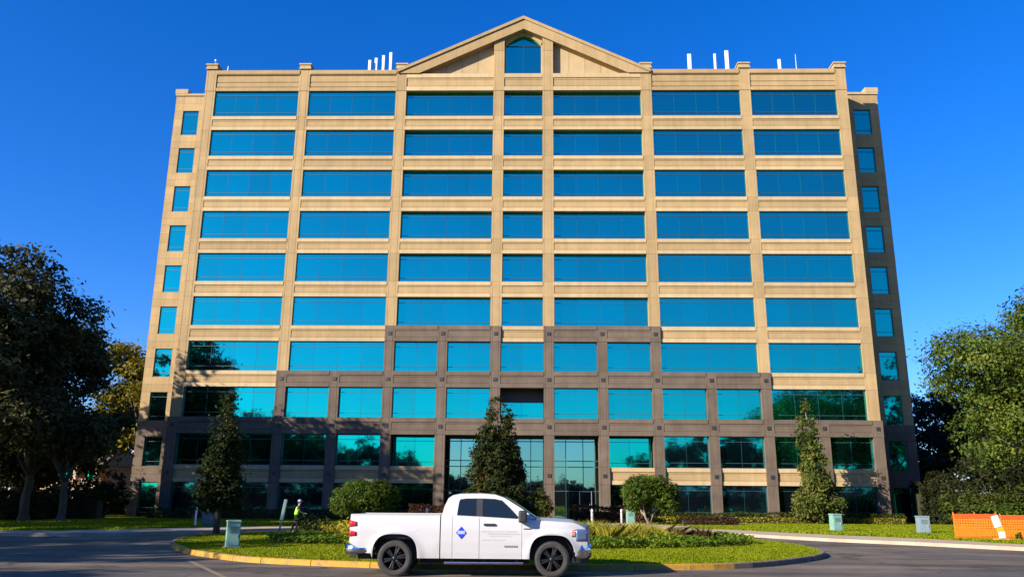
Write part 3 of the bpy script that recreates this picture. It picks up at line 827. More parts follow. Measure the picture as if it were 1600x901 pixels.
# set-back wings
WY = 4.0
for s in (-1, 1):
    X0, X1 = 29.9, 34.45; wx0, wx1 = 32.05, 33.62
    for i in range(10):
        t_, b_ = WT[i], WBT[i]
        gr = i >= 8; mt = M['granite'] if gr else M['stone']; nm = 'granite_pier' if gr else 'stone_pier'
        pr = .1 if gr else 0
        lo = b_ if i < 9 else 0
        for (a, b) in ((X0, wx0), (wx1, X1)):
            hh = t_ - lo; n3 = 3
            for q in range(n3):
                z0 = lo + hh*q/n3
                part(nm, ('wp', round(b-a, 2), round(hh/n3, 2), gr), lambda: MB().prism([(-(b-a)/2+.006, .8), (-(b-a)/2+.006, -pr), ((b-a)/2-.006, -pr), ((b-a)/2-.006, .8)], 'z', .006, hh/n3-.006), mt, (s*(a+b)/2, WY, z0))
        if i == 9: continue
        sb, st = WT[i+1], WBT[i]; h = st - sb
        gb = i >= 7; mt = M['granite'] if gb else M['stone']
        for q in range(2):
            for (a, b) in ((X0, wx0), (wx0, wx1), (wx1, X1)):
                part('granite_panel' if gb else 'stone_panel', ('wsp', round(b-a, 2), gb), lambda: MB().box(-(b-a)/2+.006, (b-a)/2-.006, -.12 if gb else -.015, .8, .006, h/2-.006), mt, (s*(a+b)/2, WY, sb + q*h/2))
    for i in range(10):
        h = WT[i]-WBT[i]
        window(*sorted((s*wx0, s*wx1)), WBT[i], WT[i], .14, 1, (.42, h-.42) if h > 2.2 else (h-.36,), 'glass', B, WY)
    zt_ = 40.33
    for q in range(2):
        for (a, b) in ((X0, wx0), (wx0, wx1), (wx1, X1)):
            hh = (zt_ - WT[0])/2
            part('parapet_panel', ('wpar', round(b-a, 2)), lambda: MB().box(-(b-a)/2+.006, (b-a)/2-.006, 0, .8, .006, hh-.006), M['stone'], (s*(a+b)/2, WY, WT[0]+q*hh))
    cp = MB(); cp.box(*sorted((s*X0, s*(X1+.05))), WY-.1, WY+.9, zt_, zt_+.22); cp.box(*sorted((s*33.3, s*(X1+.1))), WY-.12, WY+.95, zt_+.221, zt_+.7)
    link('pier_cap', cp.mesh('pier_cap', M['stone_light']), B)
    wb = MB(); wb.box(*sorted((s*29.91, s*(X1-.05))), WY+.81, 24, 0, zt_)
    link('wing_core', wb.mesh('wing_core', M['stone']), B)

# ------------------------------------------------------------------ rooftop antennas
def antenna(px, y, ztop, hgt, wd, label, group, tilt=0):
    o = empty('antenna', (px, y, 40.1), label, 'antenna', group)
    link('pole', MB().tube([(0, .12, 0), (0, .12, ztop-40.1-.1)], .045, 8).mesh('pole', M['grey_metal'], True), o)
    z1 = ztop-40.1
    p = link('panel', MB().box(-wd/2, wd/2, -.09, .06, z1-hgt, z1).mesh('panel', M['white_metal']), o); bevel(p, .03)
    link('bracket', MB().box(-.05, .05, .06, .12, z1-.3, z1-.2).box(-.05, .05, .06, .12, z1-hgt+.2, z1-hgt+.3).mesh('bracket', M['grey_metal']), o)
    link('foot', MB().box(-.3, .3, -.2, .4, 0, .06).mesh('foot', M['grey_metal']), o)
    return o
for n_, (x, y, zt2, lab) in enumerate(((-14.95, 72, 43.1, 'leftmost and lowest white antenna panel of the four left of the gable'), (-14.4, 72.3, 43.5, 'second white antenna panel from the left of the four left of the gable'), (-13.75, 72.6, 43.95, 'third white antenna panel from the left of the four left of the gable'), (-13.1, 72.9, 44.45, 'tallest white antenna panel of the four, nearest the gable'))):
    antenna(x, y, zt2, 2.05, .27, lab, 'antenna panels on the roof')
antenna(16.0, 72, 43.65, 2.2, .36, 'wide white antenna panel between the gable and the first pier to its right', 'antenna panels on the roof')
antenna(18.55, 72.4, 43.9, 2.2, .22, 'narrow grey white antenna panel left of the wide one beside the pier cap', 'antenna panels on the roof')
antenna(19.6, 72, 44.0, 2.2, .36, 'white antenna panel closest to the pier cap right of the gable', 'antenna panels on the roof')
antenna(24.6, 72, 43.05, 1.5, .28, 'lone short white antenna panel near the right end of the roof', 'antenna panels on the roof')
def whip(x, y, zt2, r, label):
    o = empty('whip_antenna', (x, y, 40.1), label, 'antenna', 'thin whip antennas')
    link('rod', MB().tube([(0,0,0),(0,0,(zt2-40.1)*.6),(0,0,zt2-40.1)], [r*1.6, r, r*.6], 8).mesh('rod', M['white_metal'], True), o)
    link('foot', MB().box(-.2,.2,-.2,.2,0,.05).mesh('foot', M['grey_metal']), o)
whip(26.2, 72, 43.6, .03, 'thin pale whip antenna right of the lone short panel')
whip(-28.8, 72, 42.5, .07, 'short white rod antenna near the left end of the roof')
o = empty('roof_light', (-29.35, YF+.35, 41.52), 'small pale lamp on the pier cap at the top left corner of the roof', 'lamp')
link('bulb', MB().sphere((0,0,.62), .12, 10, 6).mesh('bulb', M['white_metal'], True), o)
link('pole', MB().tube([(0,0,0),(0,0,.56)], .03, 8).mesh('pole', M['grey_metal'], True), o)

# ------------------------------------------------------------------ trees
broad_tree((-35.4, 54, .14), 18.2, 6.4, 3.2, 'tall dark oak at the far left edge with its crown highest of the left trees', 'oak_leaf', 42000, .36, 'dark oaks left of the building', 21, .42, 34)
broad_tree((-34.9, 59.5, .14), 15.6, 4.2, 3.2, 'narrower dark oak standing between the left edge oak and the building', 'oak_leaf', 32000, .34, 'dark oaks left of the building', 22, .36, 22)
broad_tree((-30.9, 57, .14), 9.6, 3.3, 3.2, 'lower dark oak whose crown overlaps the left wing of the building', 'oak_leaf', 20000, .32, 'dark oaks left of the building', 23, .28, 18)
broad_tree((-37.4, 82, 0), 18.0, 4.7, 3.5, 'olive yellow tree behind the dark oaks at the building corner', 'olive_leaf', 24000, .4, None, 24, .35)
broad_tree((-47, 78, 0), 10.5, 4.2, 4.6, 'low yellow brown tree behind the oak trunks on the left', 'olive_leaf', 9000, .36, None, 25, .25)
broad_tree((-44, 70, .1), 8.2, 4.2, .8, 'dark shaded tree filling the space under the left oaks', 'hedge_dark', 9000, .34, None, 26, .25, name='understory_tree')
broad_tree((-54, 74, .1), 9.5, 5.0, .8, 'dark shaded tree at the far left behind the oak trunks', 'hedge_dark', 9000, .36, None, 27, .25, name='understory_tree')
# out of frame to the left: these throw the shade on the drive and the facade
for j, (x, y, h, r_, b_) in enumerate(((-46, 57, 21.5, 7, 4), (-52, 46, 20, 7, 4), (-36.5, 13.5, 14.5, 6.2, 3), (-38, 25, 13.6, 6.5, 2.6), (-42, 37, 16, 6.5, 3), (-35, 2, 12, 5, 3), (-40,49,17,5,3))):
    broad_tree((x, y, 0.1), h, r_, b_, 'dark oak along the left side of the drive', 'oak_leaf', 13000, .5, 'oaks along the left side of the drive', 40+j, .4)
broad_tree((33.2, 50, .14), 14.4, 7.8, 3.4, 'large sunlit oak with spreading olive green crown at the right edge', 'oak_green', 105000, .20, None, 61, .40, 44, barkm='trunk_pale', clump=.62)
broad_tree((47.5, 95, 0), 17.0, 4.3, 2, 'distant dark tree right behind the building corner', 'far_leaf', 20000, .34, None, 62, .3, 26, name='distant_tree', clump=.7)
broad_tree((52, 92, 0), 14.5, 4.6, 2, 'rounded dark tree behind the right oak far back', 'far_leaf', 15000, .40, None, 63, .3, name='distant_tree')
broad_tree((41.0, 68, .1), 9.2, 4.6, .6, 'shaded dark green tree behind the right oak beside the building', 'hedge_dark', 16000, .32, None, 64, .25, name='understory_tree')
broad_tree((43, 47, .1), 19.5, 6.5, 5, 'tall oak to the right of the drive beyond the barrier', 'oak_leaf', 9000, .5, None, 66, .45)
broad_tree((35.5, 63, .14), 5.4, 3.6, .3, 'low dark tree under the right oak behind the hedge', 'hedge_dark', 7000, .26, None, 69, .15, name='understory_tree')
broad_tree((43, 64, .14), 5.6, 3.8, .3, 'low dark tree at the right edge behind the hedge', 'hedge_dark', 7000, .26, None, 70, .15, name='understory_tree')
dome_bush((32.5, 58.5, .14), 3.8, 3.0, .2, 'dark green spreading shrub under the right oak', 'hedge', 6000, .24, 67, cat='shrub', name='shrub')
dome_bush((38.5, 57, .14), 3.6, 3.0, .2, 'dark green shrub at the right edge under the oak', 'hedge', 5000, .24, 68, cat='shrub', name='shrub')
# woods seen only as reflections and behind the car park
woods = []
for j, (x, h) in enumerate(((-92,18),(-80,19),(-69,20),(-59,18.5),(-50,18),(-42,17),(-34,15),(-27,12),(-20,9),(-13,6.0),(-5,6.0),(3,5.6),(11,6),(19,8.5),(26,12),(33,15),(41,18),(50,20),(59,22),(69,24),(80,22),(92,21))):
    broad_tree((x, -44 + 5*math.sin(j*2.1), 0), h, max(3.6, h*.36), h*.12, 'tree of the wood behind the car park', 'wood_leaf', 4500, .9, 'trees behind the car park', 80+j, .3, 14, name='woodland_tree', clump=1.0)
hedge([(-98, -39), (98, -39)], 2.5, 4.2, 'unseen tall dark hedge added behind the car park to darken the window reflections', 'wood_leaf', 14, .7, 49, z0=0, rough=.2)  # unseen; added to keep the bright horizon out of the low window reflections
# far backdrop trees between and beside
for j, (x, y, h, r_) in enumerate(((47,80,9,5.5),(39,84,7,4),(52,66,7,4.5),(60,72,9,5.5),(-62,84,9,5),(-78,90,10,6),(-56,70,8,4),(56,84,10,6),(66,82,11,6),(48,76,7.5,4),(-54,92,9,4),(-84,118,13,6.5),(-72,126,15,7),(-44,120,15,6.5),(62,100,12,6),(72,96,12,6),(58,118,15,7),(80,110,14,7),(-96,112,14,7),(-100,96,13,7))):
    broad_tree((x, y, 0), h, r_, 1.2, 'dark backdrop tree far behind the lawn', 'hedge_dark' if j % 2 else 'oak_leaf', 3800, .6, 'backdrop trees', 110+j, .3, 14, name='backdrop_tree', clump=.9)

# conifers
cone_tree((-14.0, 39.9, .135), 6.5, .92, 'shaded slim conical tree on the left end of the island', 'conifer', 17000, .16, 31, .17, 1.3, name='conical_tree', irregular=.22, group='conical trees before the facade', power=.75)
cone_tree((-1.65, 60.2, .15), 8.75, 2.25, 'dark broad conical tree before the lobby, behind the truck', 'conifer', 40000, .21, 32, .2, .3, name='conical_tree', irregular=.25, group='conical trees before the facade', power=.72, top_r=.17)
cone_tree((22.9, 66, .15), 9.4, 1.4, 'olive green ragged conical tree before the right bays', 'magnolia', 20000, .20, 33, .19, .7, name='conical_tree', irregular=.45, group='conical trees before the facade', barkm='trunk_pale', lean=(-.5, 0), power=.8, top_r=.2)
dome_bush((1.3, 60, .15), 1.1, 2.4, .1, 'small upright shrub at the right foot of the broad conical tree', 'hedge', 2600, .16, 34, cat='shrub', name='shrub')
# round bushes
dome_bush((9.35, 62, .15), 2.35, 2.75, .65, 'round clipped green bush on pale stems right of the truck', 'bush', 28000, .15, 35, .09, cat='bush', barkm='trunk_pale', lobes=34, group='rounded bushes flanking the entrance')
dome_bush((-11.0, 60, .15), 2.45, 2.8, .35, 'wide rounded green bush behind the truck bed', 'bush', 24000, .15, 36, .09, cat='bush', lobes=26, group='rounded bushes flanking the entrance')
# hedges
hedge([(8.2, 68.4), (30.2, 68.4)], 1.3, .72, 'long low dark hedge along the foot of the right facade', 'hedge', 130, .16, 41)
hedge([(10.0, 67.0), (29.8, 67.1)], .6, .42, 'low yellow green edging hedge before the right facade hedge', 'yellow_shrub', 120, .14, 42)
hedge([(-30, 68.2), (-8.0, 68.2)], 1.3, .7, 'long low dark hedge along the foot of the left facade', 'hedge', 110, .16, 43)
hedge([(4.0, 65.9), (9.4, 65.7)], 1.0, 1.15, 'red brown shrub hedge right of the entrance', 'red_shrub', 220, .15, 44)
hedge([(-8.6, 65.6), (-3.8, 65.8)], 1.0, 1.15, 'red brown shrub hedge left of the entrance', 'red_shrub', 220, .15, 45)
hedge([(-44, 60.2), (-31.0, 62.5)], 1.8, 1.9, 'tall dark hedge behind the oak trunks at the left', 'hedge_dark', 90, .22, 46)
dome_bush((-33.2, 67, .14), 2.2, 3.6, .1, 'dark shrub filling the corner between the left hedge and the building', 'hedge_dark', 5000, .22, 71, cat='shrub', name='shrub')
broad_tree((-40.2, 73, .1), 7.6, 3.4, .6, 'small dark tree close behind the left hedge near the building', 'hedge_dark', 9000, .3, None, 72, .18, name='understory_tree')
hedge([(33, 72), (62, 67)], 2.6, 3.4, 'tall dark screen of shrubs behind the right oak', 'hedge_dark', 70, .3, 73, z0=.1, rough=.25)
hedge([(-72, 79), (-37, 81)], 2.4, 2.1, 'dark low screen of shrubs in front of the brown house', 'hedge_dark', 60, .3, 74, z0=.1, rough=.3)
hedge([(29.6, 55.8), (45, 53.0)], 1.8, 1.35, 'broad green hedge behind the orange barrier', 'bush', 130, .2, 47, rough=.2)
hedge([(11.3, 60.2), (15.4, 60.8)], .8, .5, 'low brown and yellow shrubs beside the entrance walk', 'red_shrub', 200, .14, 48)

# island planting: dark green groundcover ring, ornamental grass behind
rng = np.random.default_rng(51)
bed = smooth_line([(-9.6, 33.2), (-6.6, 31.0), (-2, 30.0), (3, 30.0), (7, 31.6), (9.6, 34.6), (9.2, 37.6), (5, 40), (-2, 41), (-8, 40)], 4, True)
bed_in = smooth_line([(-7.6, 34.4), (-4.8, 32.7), (-1, 32.0), (3, 32.2), (6.6, 33.7), (8.0, 35.8), (7.4, 37.4), (3, 39), (-2, 39.8), (-6.8, 38)], 4, True)
sheet('island_bed', bed, .142, M['soil'], .1)
q = scatter(bed, 42000, rng); zz = .14 + .30*rng.uniform(0, 1, len(q))**.6 * (1 + .25*np.sin(q[:, 0]*1.3)*np.cos(q[:, 1]*1.1))
o = link('groundcover', leaf_mesh('groundcover', np.column_stack([q, zz]), .15, M['groundcover'], seed=52, up=.9)); tag(o, kind='stuff')
# grass clumps, each a plant
def grass_clump(loc, hgt, rad, n, seed, label, material='yellow_grass'):
    r2 = np.random.default_rng(seed)
    a = r2.uniform(0, 6.283, n); d = r2.uniform(0, 1, n)**.5*rad
    P = np.column_stack([np.cos(a)*d, np.sin(a)*d, np.zeros(n)])
    me = blades_mesh('ornamental_grass', P, hgt, .035, M[material], r2, .42)
    return me
gm = [grass_clump(None, .62, .42, 190, 60+k, '') for k in range(5)]
gd = [grass_clump(None, .5, .4, 120, 70+k, '', 'red_shrub') for k in range(2)]
spots = []
tries = 0
while len(spots) < 95 and tries < 4000:
    tries += 1
    p = (rng.uniform(-8, 8.6), rng.uniform(32, 39.6))
    if not in_poly(np.array([p[0]]), np.array([p[1]]), bed_in)[0]: continue
    if all((p[0]-s[0])**2+(p[1]-s[1])**2 > .62**2 for s in spots): spots.append(p)
for j, p in enumerate(spots):
    brown = p[0] > 6.6 or p[0] < -6.2
    me = gd[j % 2] if brown else gm[j % 5]
    o = link('grass_plant', me, None, (p[0], p[1], .14), rng.uniform(0, 6.28)); s = rng.uniform(.75, 1.15); o.scale = (s, s, s*rng.uniform(.85, 1.1))
    tag(o, 'rust brown grass clump at the end of the island bed' if brown else 'yellow green clump of ornamental grass in the island bed', 'plant', 'rust grass clumps in the island bed' if brown else 'yellow grass clumps in the island bed', kind='thing')
dome_bush((-5.2, 30.2, .135), .85, .95, .02, 'small yellow shrub on the island just behind the truck tail', 'yellow_shrub', 1500, .11, 53, .03, cat='shrub', name='shrub')
dome_bush((-8.6, 36.6, .135), 1.0, .9, .02, 'low dark shrub on the island beside the worker', 'hedge', 1400, .12, 54, .03, cat='shrub', name='shrub')
dome_bush((-6.9, 34.6, .135), 1.0, .7, .02, 'low olive shrub on the island between worker and truck', 'yellow_shrub', 1300, .12, 55, .03, cat='shrub', name='shrub')

# ------------------------------------------------------------------ small street furniture
M['ped_green'] = mat('pale green utility enamel', (.15, .29, .24), .5, 0, .1)
M['ped_dark'] = mat('dark green utility enamel', (.05, .10, .10), .5, 0, .1)
M['ped_grey'] = mat('grey blue utility enamel', (.16, .22, .24), .5, 0, .1)
def pedestal(loc, w_, d_, h, label, m='ped_green', rz=0, louvres=True):
    o = empty('utility_box', loc, label, 'utility box', 'utility boxes on the lawns', rz)
    b = link('cabinet', MB().prism([(-w_/2, 0), (w_/2, 0), (w_/2*.95, h*.93), (-w_/2*.95, h*.93)], 'y', -d_/2, d_/2).mesh('cabinet', M[m]), o); bevel(b, .015)
    l = link('lid', MB().prism([(-w_*.54, h*.932), (w_*.54, h*.932), (w_*.5, h), (-w_*.5, h)], 'y', -d_*.56, d_*.56).mesh('lid', M[m]), o); bevel(l, .02)
    link('pad', MB().box(-w_*.65, w_*.65, -d_*.65, d_*.65, -.06, .04).mesh('pad', M['concrete']), o)
    if louvres:
        dd = MB().box(-w_*.4, w_*.4, -d_/2-.012, -d_/2+.01, h*.10, h*.86)
        dr_ = link('door', dd.mesh('door', M[m]), o)
        lv = MB()
        for k in range(5): lv.box(-w_*.28, w_*.28, -d_/2-.022, -d_/2-.012, h*(.55+.05*k), h*(.57+.05*k))
        link('louvre', lv.mesh('louvre', M['ped_dark']), dr_)
        link('handle', MB().box(w_*.26, w_*.32, -d_/2-.04, -d_/2-.012, h*.38, h*.5).mesh('handle', M['grey_metal']), dr_)
    return o
pedestal((-9.4, 28.9, .135), .45, .44, .90, 'pale green utility box near the yellow kerb at the left of the island', rz=R(24))
pedestal((18.6, 50.6, .147), .58, .5, 1.0, 'pale mint utility box on the grass below the ragged conical tree', rz=R(8))
pedestal((22.6, 48.3, .147), .62, .5, .95, 'grey utility box with pale lid on the grass left of the orange barrier', 'ped_grey', rz=R(-5))
pedestal((8.1, 63.2, .15), .6, .5, 1.0, 'green utility box beside the stems of the round clipped bush', rz=R(4))
pedestal((-18.2, 49.9, .147), .7, .55, 1.05, 'dark green utility box in tree shade left of the slim conical tree', 'ped_dark', rz=R(10))
def bollard(x, y, label):
    o = empty('bollard', (x, y, .155), label, 'bollard', 'pale bollards before the entrance')
    link('post', MB().lathe([(.0, 0), (.09, 0), (.085, .86), (.09, .87), (.09, .98), (.05, 1.03), (0, 1.03)], 'z', 14).mesh('post', M['white_metal'], True), o)
    link('collar', MB().lathe([(.086, .78), (.094, .78), (.094, .84), (.086, .84)], 'z', 14, close=True).mesh('collar', M['grey_metal'], True), o)
bollard(5.15, 61.5, 'pale bollard just behind the truck nose')
bollard(-6.75, 61.5, 'pale bollard behind the truck bed beside the cab')
bollard(7.6, 64.6, 'pale bollard in front of the red brown hedge right of the truck')
# white post by the dark box
o = empty('marker_post', (-18.75, 49.4, .147), 'slim white marker post beside the dark utility box in the shade', 'post')
link('post', MB().box(-.05, .05, -.03, .03, 0, 1.05).mesh('post', M['white_metal']), o); link('cap', MB().prism([(-.055, 1.05), (.055, 1.05), (0, 1.1)], 'y', -.035, .035).mesh('cap', M['white_metal']), o)
# narrow green sign, seen almost edge on, leaning to the right
sg = empty('green_sign', (-9.9, 35.8, .12), 'narrow leaning green sign seen almost edge on beside the worker', 'sign')
sg.rotation_euler = (0, R(8.5), R(12))
link('post', MB().box(-.035, .035, -.035, .035, 0, .9).mesh('post', M['ped_dark']), sg)
p = link('board', MB().box(-.06, .06, -.22, .22, .78, 1.62).mesh('board', mat('green sign enamel', (.16, .26, .22), .5, 0, .1)), sg); bevel(p, .01)

# orange barrier at the right
M['mesh_orange'] = mat('orange barrier plastic', (.62, .155, .002), .6, 0, .08, 6)
M['mesh_red'] = mat('red orange barrier plastic', (.52, .065, .004), .6, 0, .08, 6)
def barrier(loc, L, h, label, rz):
    o = empty('safety_barrier', loc, label, 'barrier', 'orange safety barriers', rz)
    fabric = MB(); nx = int(L/.11); nz = 9
    for k in range(nx+1):
        x = L*k/nx
        fabric.box(x-.028, x+.028, -.008, .008, .08, h)
    for k in range(nz+1):
        z = .08 + (h-.08)*k/nz
        fabric.box(0, L, -.012, .012, z-.032, z+.032)
    m_ = link('netting', fabric.mesh('netting', M['mesh_orange']), o)
    link('top_band', MB().box(0, L, -.02, .02, h-.16, h+.03).mesh('top_band', M['mesh_red']), o)
    link('bottom_band', MB().box(0, L, -.02, .02, .04, .12).mesh('bottom_band', M['mesh_red']), o)
    for k in range(3):
        x = (.0, L/2, L)[k]
        link('post', MB().tube([(x, .03, -.2), (x, .03, h+.1)], .028, 8).mesh('post', M['mesh_orange'], True), o)
    return o
barrier((20.9, 41.3, .147), 1.9, 1.12, 'left panel of orange safety netting on the sidewalk at the right', R(-8))
barrier((22.95, 41.0, .147), 3.2, 1.08, 'right panel of orange safety netting running out of the picture', R(-6))
dl = empty('delineator', (22.25, 39.75, .142), 'white delineator panel with orange band leaning before the orange netting', 'delineator', None, R(5))
MW = mat('white reflective sheeting', (.62, .60, .58), .4, 0, .04)
Mt = Matrix.Rotation(R(-14), 4, 'Y') 
link('panel', MB().box(-.17, .17, -.02, .02, .62, 1.14, 0, Mt @ Matrix.Translation((0,0,0))).mesh('panel', MW), dl)
link('band', MB().box(-.15, .15, -.025, .025, .42, .60, 0, Matrix.Rotation(R(-8), 4, 'Y')).mesh('band', mat('yellow orange sheeting', (.75, .38, .02), .5, 0, .05)), dl)
link('lower_panel', MB().box(-.15, .15, -.02, .02, .12, .41, 0, Matrix.Rotation(R(-3), 4, 'Y')).mesh('lower_panel', MW), dl)
link('base', MB().box(-.32, .32, -.24, .24, 0, .10).mesh('base', mat('amber rubber base', (.55, .27, .03), .8)), dl)
# pale pole and small white sign among the left trees
o = empty('lamp_post', (-34.9, 75, .1), 'pale slim lamp post left of the building corner', 'lamp post')
link('pole', MB().tube([(0,0,0),(0,0,5.6)], [.09,.06], 8).mesh('pole', M['white_metal'], True), o)
link('lamp_head', MB().box(-.18,.5,-.14,.14,5.6,5.75).mesh('lamp_head', M['grey_metal']), o)
o = empty('notice_board', (-36.4, 72, .1), 'small white notice board on a post behind the left hedge', 'sign')
link('post', MB().box(-.05,.05,-.03,.03,0,1.8).mesh('post', M['grey_metal']), o)
link('board', MB().box(-.32,.32,-.08,-.035,1.5,2.5).mesh('board', M['white_metal']), o)

# house with balconies behind the left trees
M['brown_wall'] = mat('orange brown siding', (.26, .095, .025), .8, 0, .15, 2)
M['cream_wood'] = mat('cream painted wood', (.42, .33, .22), .7, 0, .06)
M['shingle'] = mat('brown roof shingle', (.10, .07, .055), .9, 0, .2, 3)
hs_ = empty('apartment_house', (-60.5, 108, 0), 'low brown house with cream posts and balconies behind the left trees', 'house')
link('wall', MB().box(-5.6, 5.6, 1.8, 10, 0, 5.8).mesh('wall', M['brown_wall']), hs_)
rf = link('roof', MB().prism([(-.6, 5.81), (11, 5.81), (5.2, 8.6)], 'x', -6.2, 6.2).mesh('roof', M['shingle']), hs_)
link('balcony_slab', MB().box(-5.6, 5.6, 0, 1.78, 2.7, 3.05).mesh('balcony_slab', M['cream_wood']), hs_)
post_me = MB().box(-.18, .18, -.22, .22, 0, 5.8).mesh('post', M['cream_wood'])
for k in range(5): link('post', post_me, hs_, (-5.4+2.7*k, -.23, 0))
rl = MB()
for k in range(39): rl.box(-5.4+.277*k, -5.33+.277*k, -.05, .0, 3.1, 3.95)
rl.box(-5.5, 5.5, -.08, .0, 3.96, 4.06)
link('railing', rl.mesh('railing', M['cream_wood']), hs_)
win_me = MB().box(-.7,.7,-.06,0,0,1.7).mesh('window', M['cream_wood']); pn_me = MB().box(-.58,.58,-.08,-.062,.12,1.58).mesh('pane', M['glass'])
for z in (.6, 3.5):
    for k in range(3): pn = link('pane', pn_me, link('window', win_me, hs_, (-3.9+3.9*k, 1.79, z)))

# ------------------------------------------------------------------ pickup truck
def car_paint(name, c, rough=.22):
    m = mat(name, c, rough, 0, .015, 1.5); b = m.node_tree.nodes['Principled BSDF']
    b.inputs['Coat Weight'].default_value = .8; b.inputs['Coat Roughness'].default_value = .05; return m
M['paint'] = car_paint('white car paint', (.46, .46, .465), .3)
M['chrome'] = mat('chrome', (.62, .64, .68), .13, 1.0, .03)
M['black_plastic'] = mat('black trim plastic', (.018, .018, .02), .55)
M['tyre'] = mat('tyre rubber', (.028, .026, .025), .85, 0, .25, 8)
M['rim'] = mat('dark alloy', (.022, .022, .024), .42, .6)
M['rim_bright'] = mat('machined alloy', (.45, .44, .42), .25, 1)
M['car_glass'] = mat('tinted car glass', (.008, .014, .02), .03, 0, .02, spec=.5)
M['red_lens'] = mat('red lamp lens', (.42, .012, .018), .15, 0, .05)
M['sky_tint_lens'] = mat('sky tinted lamp lens', (.22, .33, .55), .10, .7, .05)  # blue of the reflected sky is put into the lens colour
M['amber_lens'] = mat('amber lamp lens', (.46, .24, .22), .2, 0, .05)
M['blue_print'] = mat('blue door print', (.02, .035, .42), .3, 0, .03)
M['pale_blue_print'] = mat('pale blue door print', (.30, .38, .85), .3, 0, .03)
M['grey_print'] = mat('faint grey door print', (.39, .395, .40), .35, 0, .05)
M['badge'] = mat('grey badge', (.28, .28, .29), .3, .6)
WB = 3.73; TR = .405
T = empty('pickup_truck', (-2.60, 21.42, 0.0), 'white double cab pickup truck with blue diamond door emblem parked at the kerb', 'truck', None, R(1.2))
def side_y(x, z):
    y = 1.0
    if z < .80: y -= .07*((.80-z)/.40)**2
    if z > 1.12: y -= .055*((z-1.12)/.28)**2
    if x > 3.95: y -= .13*((x-3.95)/.75)**2
    if x < -.85: y -= .03*((-.85-x)/.3)**2
    y -= .013*math.exp(-((z-.66)/.09)**2) * (1 if 1.05 < x < 3.1 else .3)
    y += .010*math.exp(-((z-1.02)/.05)**2)
    for xc in (0, WB):
        d = math.hypot(x-xc, z-.43)
        y += .030*math.exp(-((d-.57)/.075)**2)
    return y
def arch_z(x):
    for xc in (0, WB):
        u = abs(x-xc)/.535
        if u < 1: return .36 + .60*(1-u**3.2)**(1/3.0)
    return 0
def base_z(x):
    if x < -.55: b = .52 + max(0, (-.70-x))*.62
    elif x > 4.22: b = .55 + (x-4.22)*.35
    else: b = .41
    return b
def belt_z(x): return 1.385 - (x-1.36)*.047
def top_z(x):
    if x <= 1.07: return 1.41 - .012*(.5-x)*.5
    if x < 1.36: return 1.40
    if x <= 3.05: return belt_z(x)
    if x < 4.2: return 1.318 - (x-3.0)*.055
    return max(.80, 1.252 - .9*(x-4.2)**2 - (x-4.2)*.12)
def side_panel(name, x0, x1, s, rows=12):
    xs = list(np.linspace(x0, x1, max(3, int((x1-x0)/.07))))
    for xc in (0, WB):
        for k in range(25):
            x = xc - .5349*math.cos(math.pi*k/24)
            if x0 < x < x1: xs.append(x)
        for e in (-.5352, .5352):
            if x0 < xc+e < x1: xs.append(xc+e)
    xs = sorted(xs); P = []
    for x in xs:
        zb = max(base_z(x), arch_z(x)); zt_ = top_z(x)
        P.append([(x, s*side_y(x, zb+(zt_-zb)*j/rows), zb+(zt_-zb)*j/rows) for j in range(rows+1)])
    mb = MB(); mb.grid(P)
    me = mb.mesh(name, M['paint'], True)
    # make the outside face outward
    if (me.polygons[0].normal.y * s) < 0: me.flip_normals()
    o = link(name, me, T)
    sd = o.modifiers.new('thick', 'SOLIDIFY'); sd.thickness = .028; sd.offset = -1
    split(o, 40); return o
panels = {}
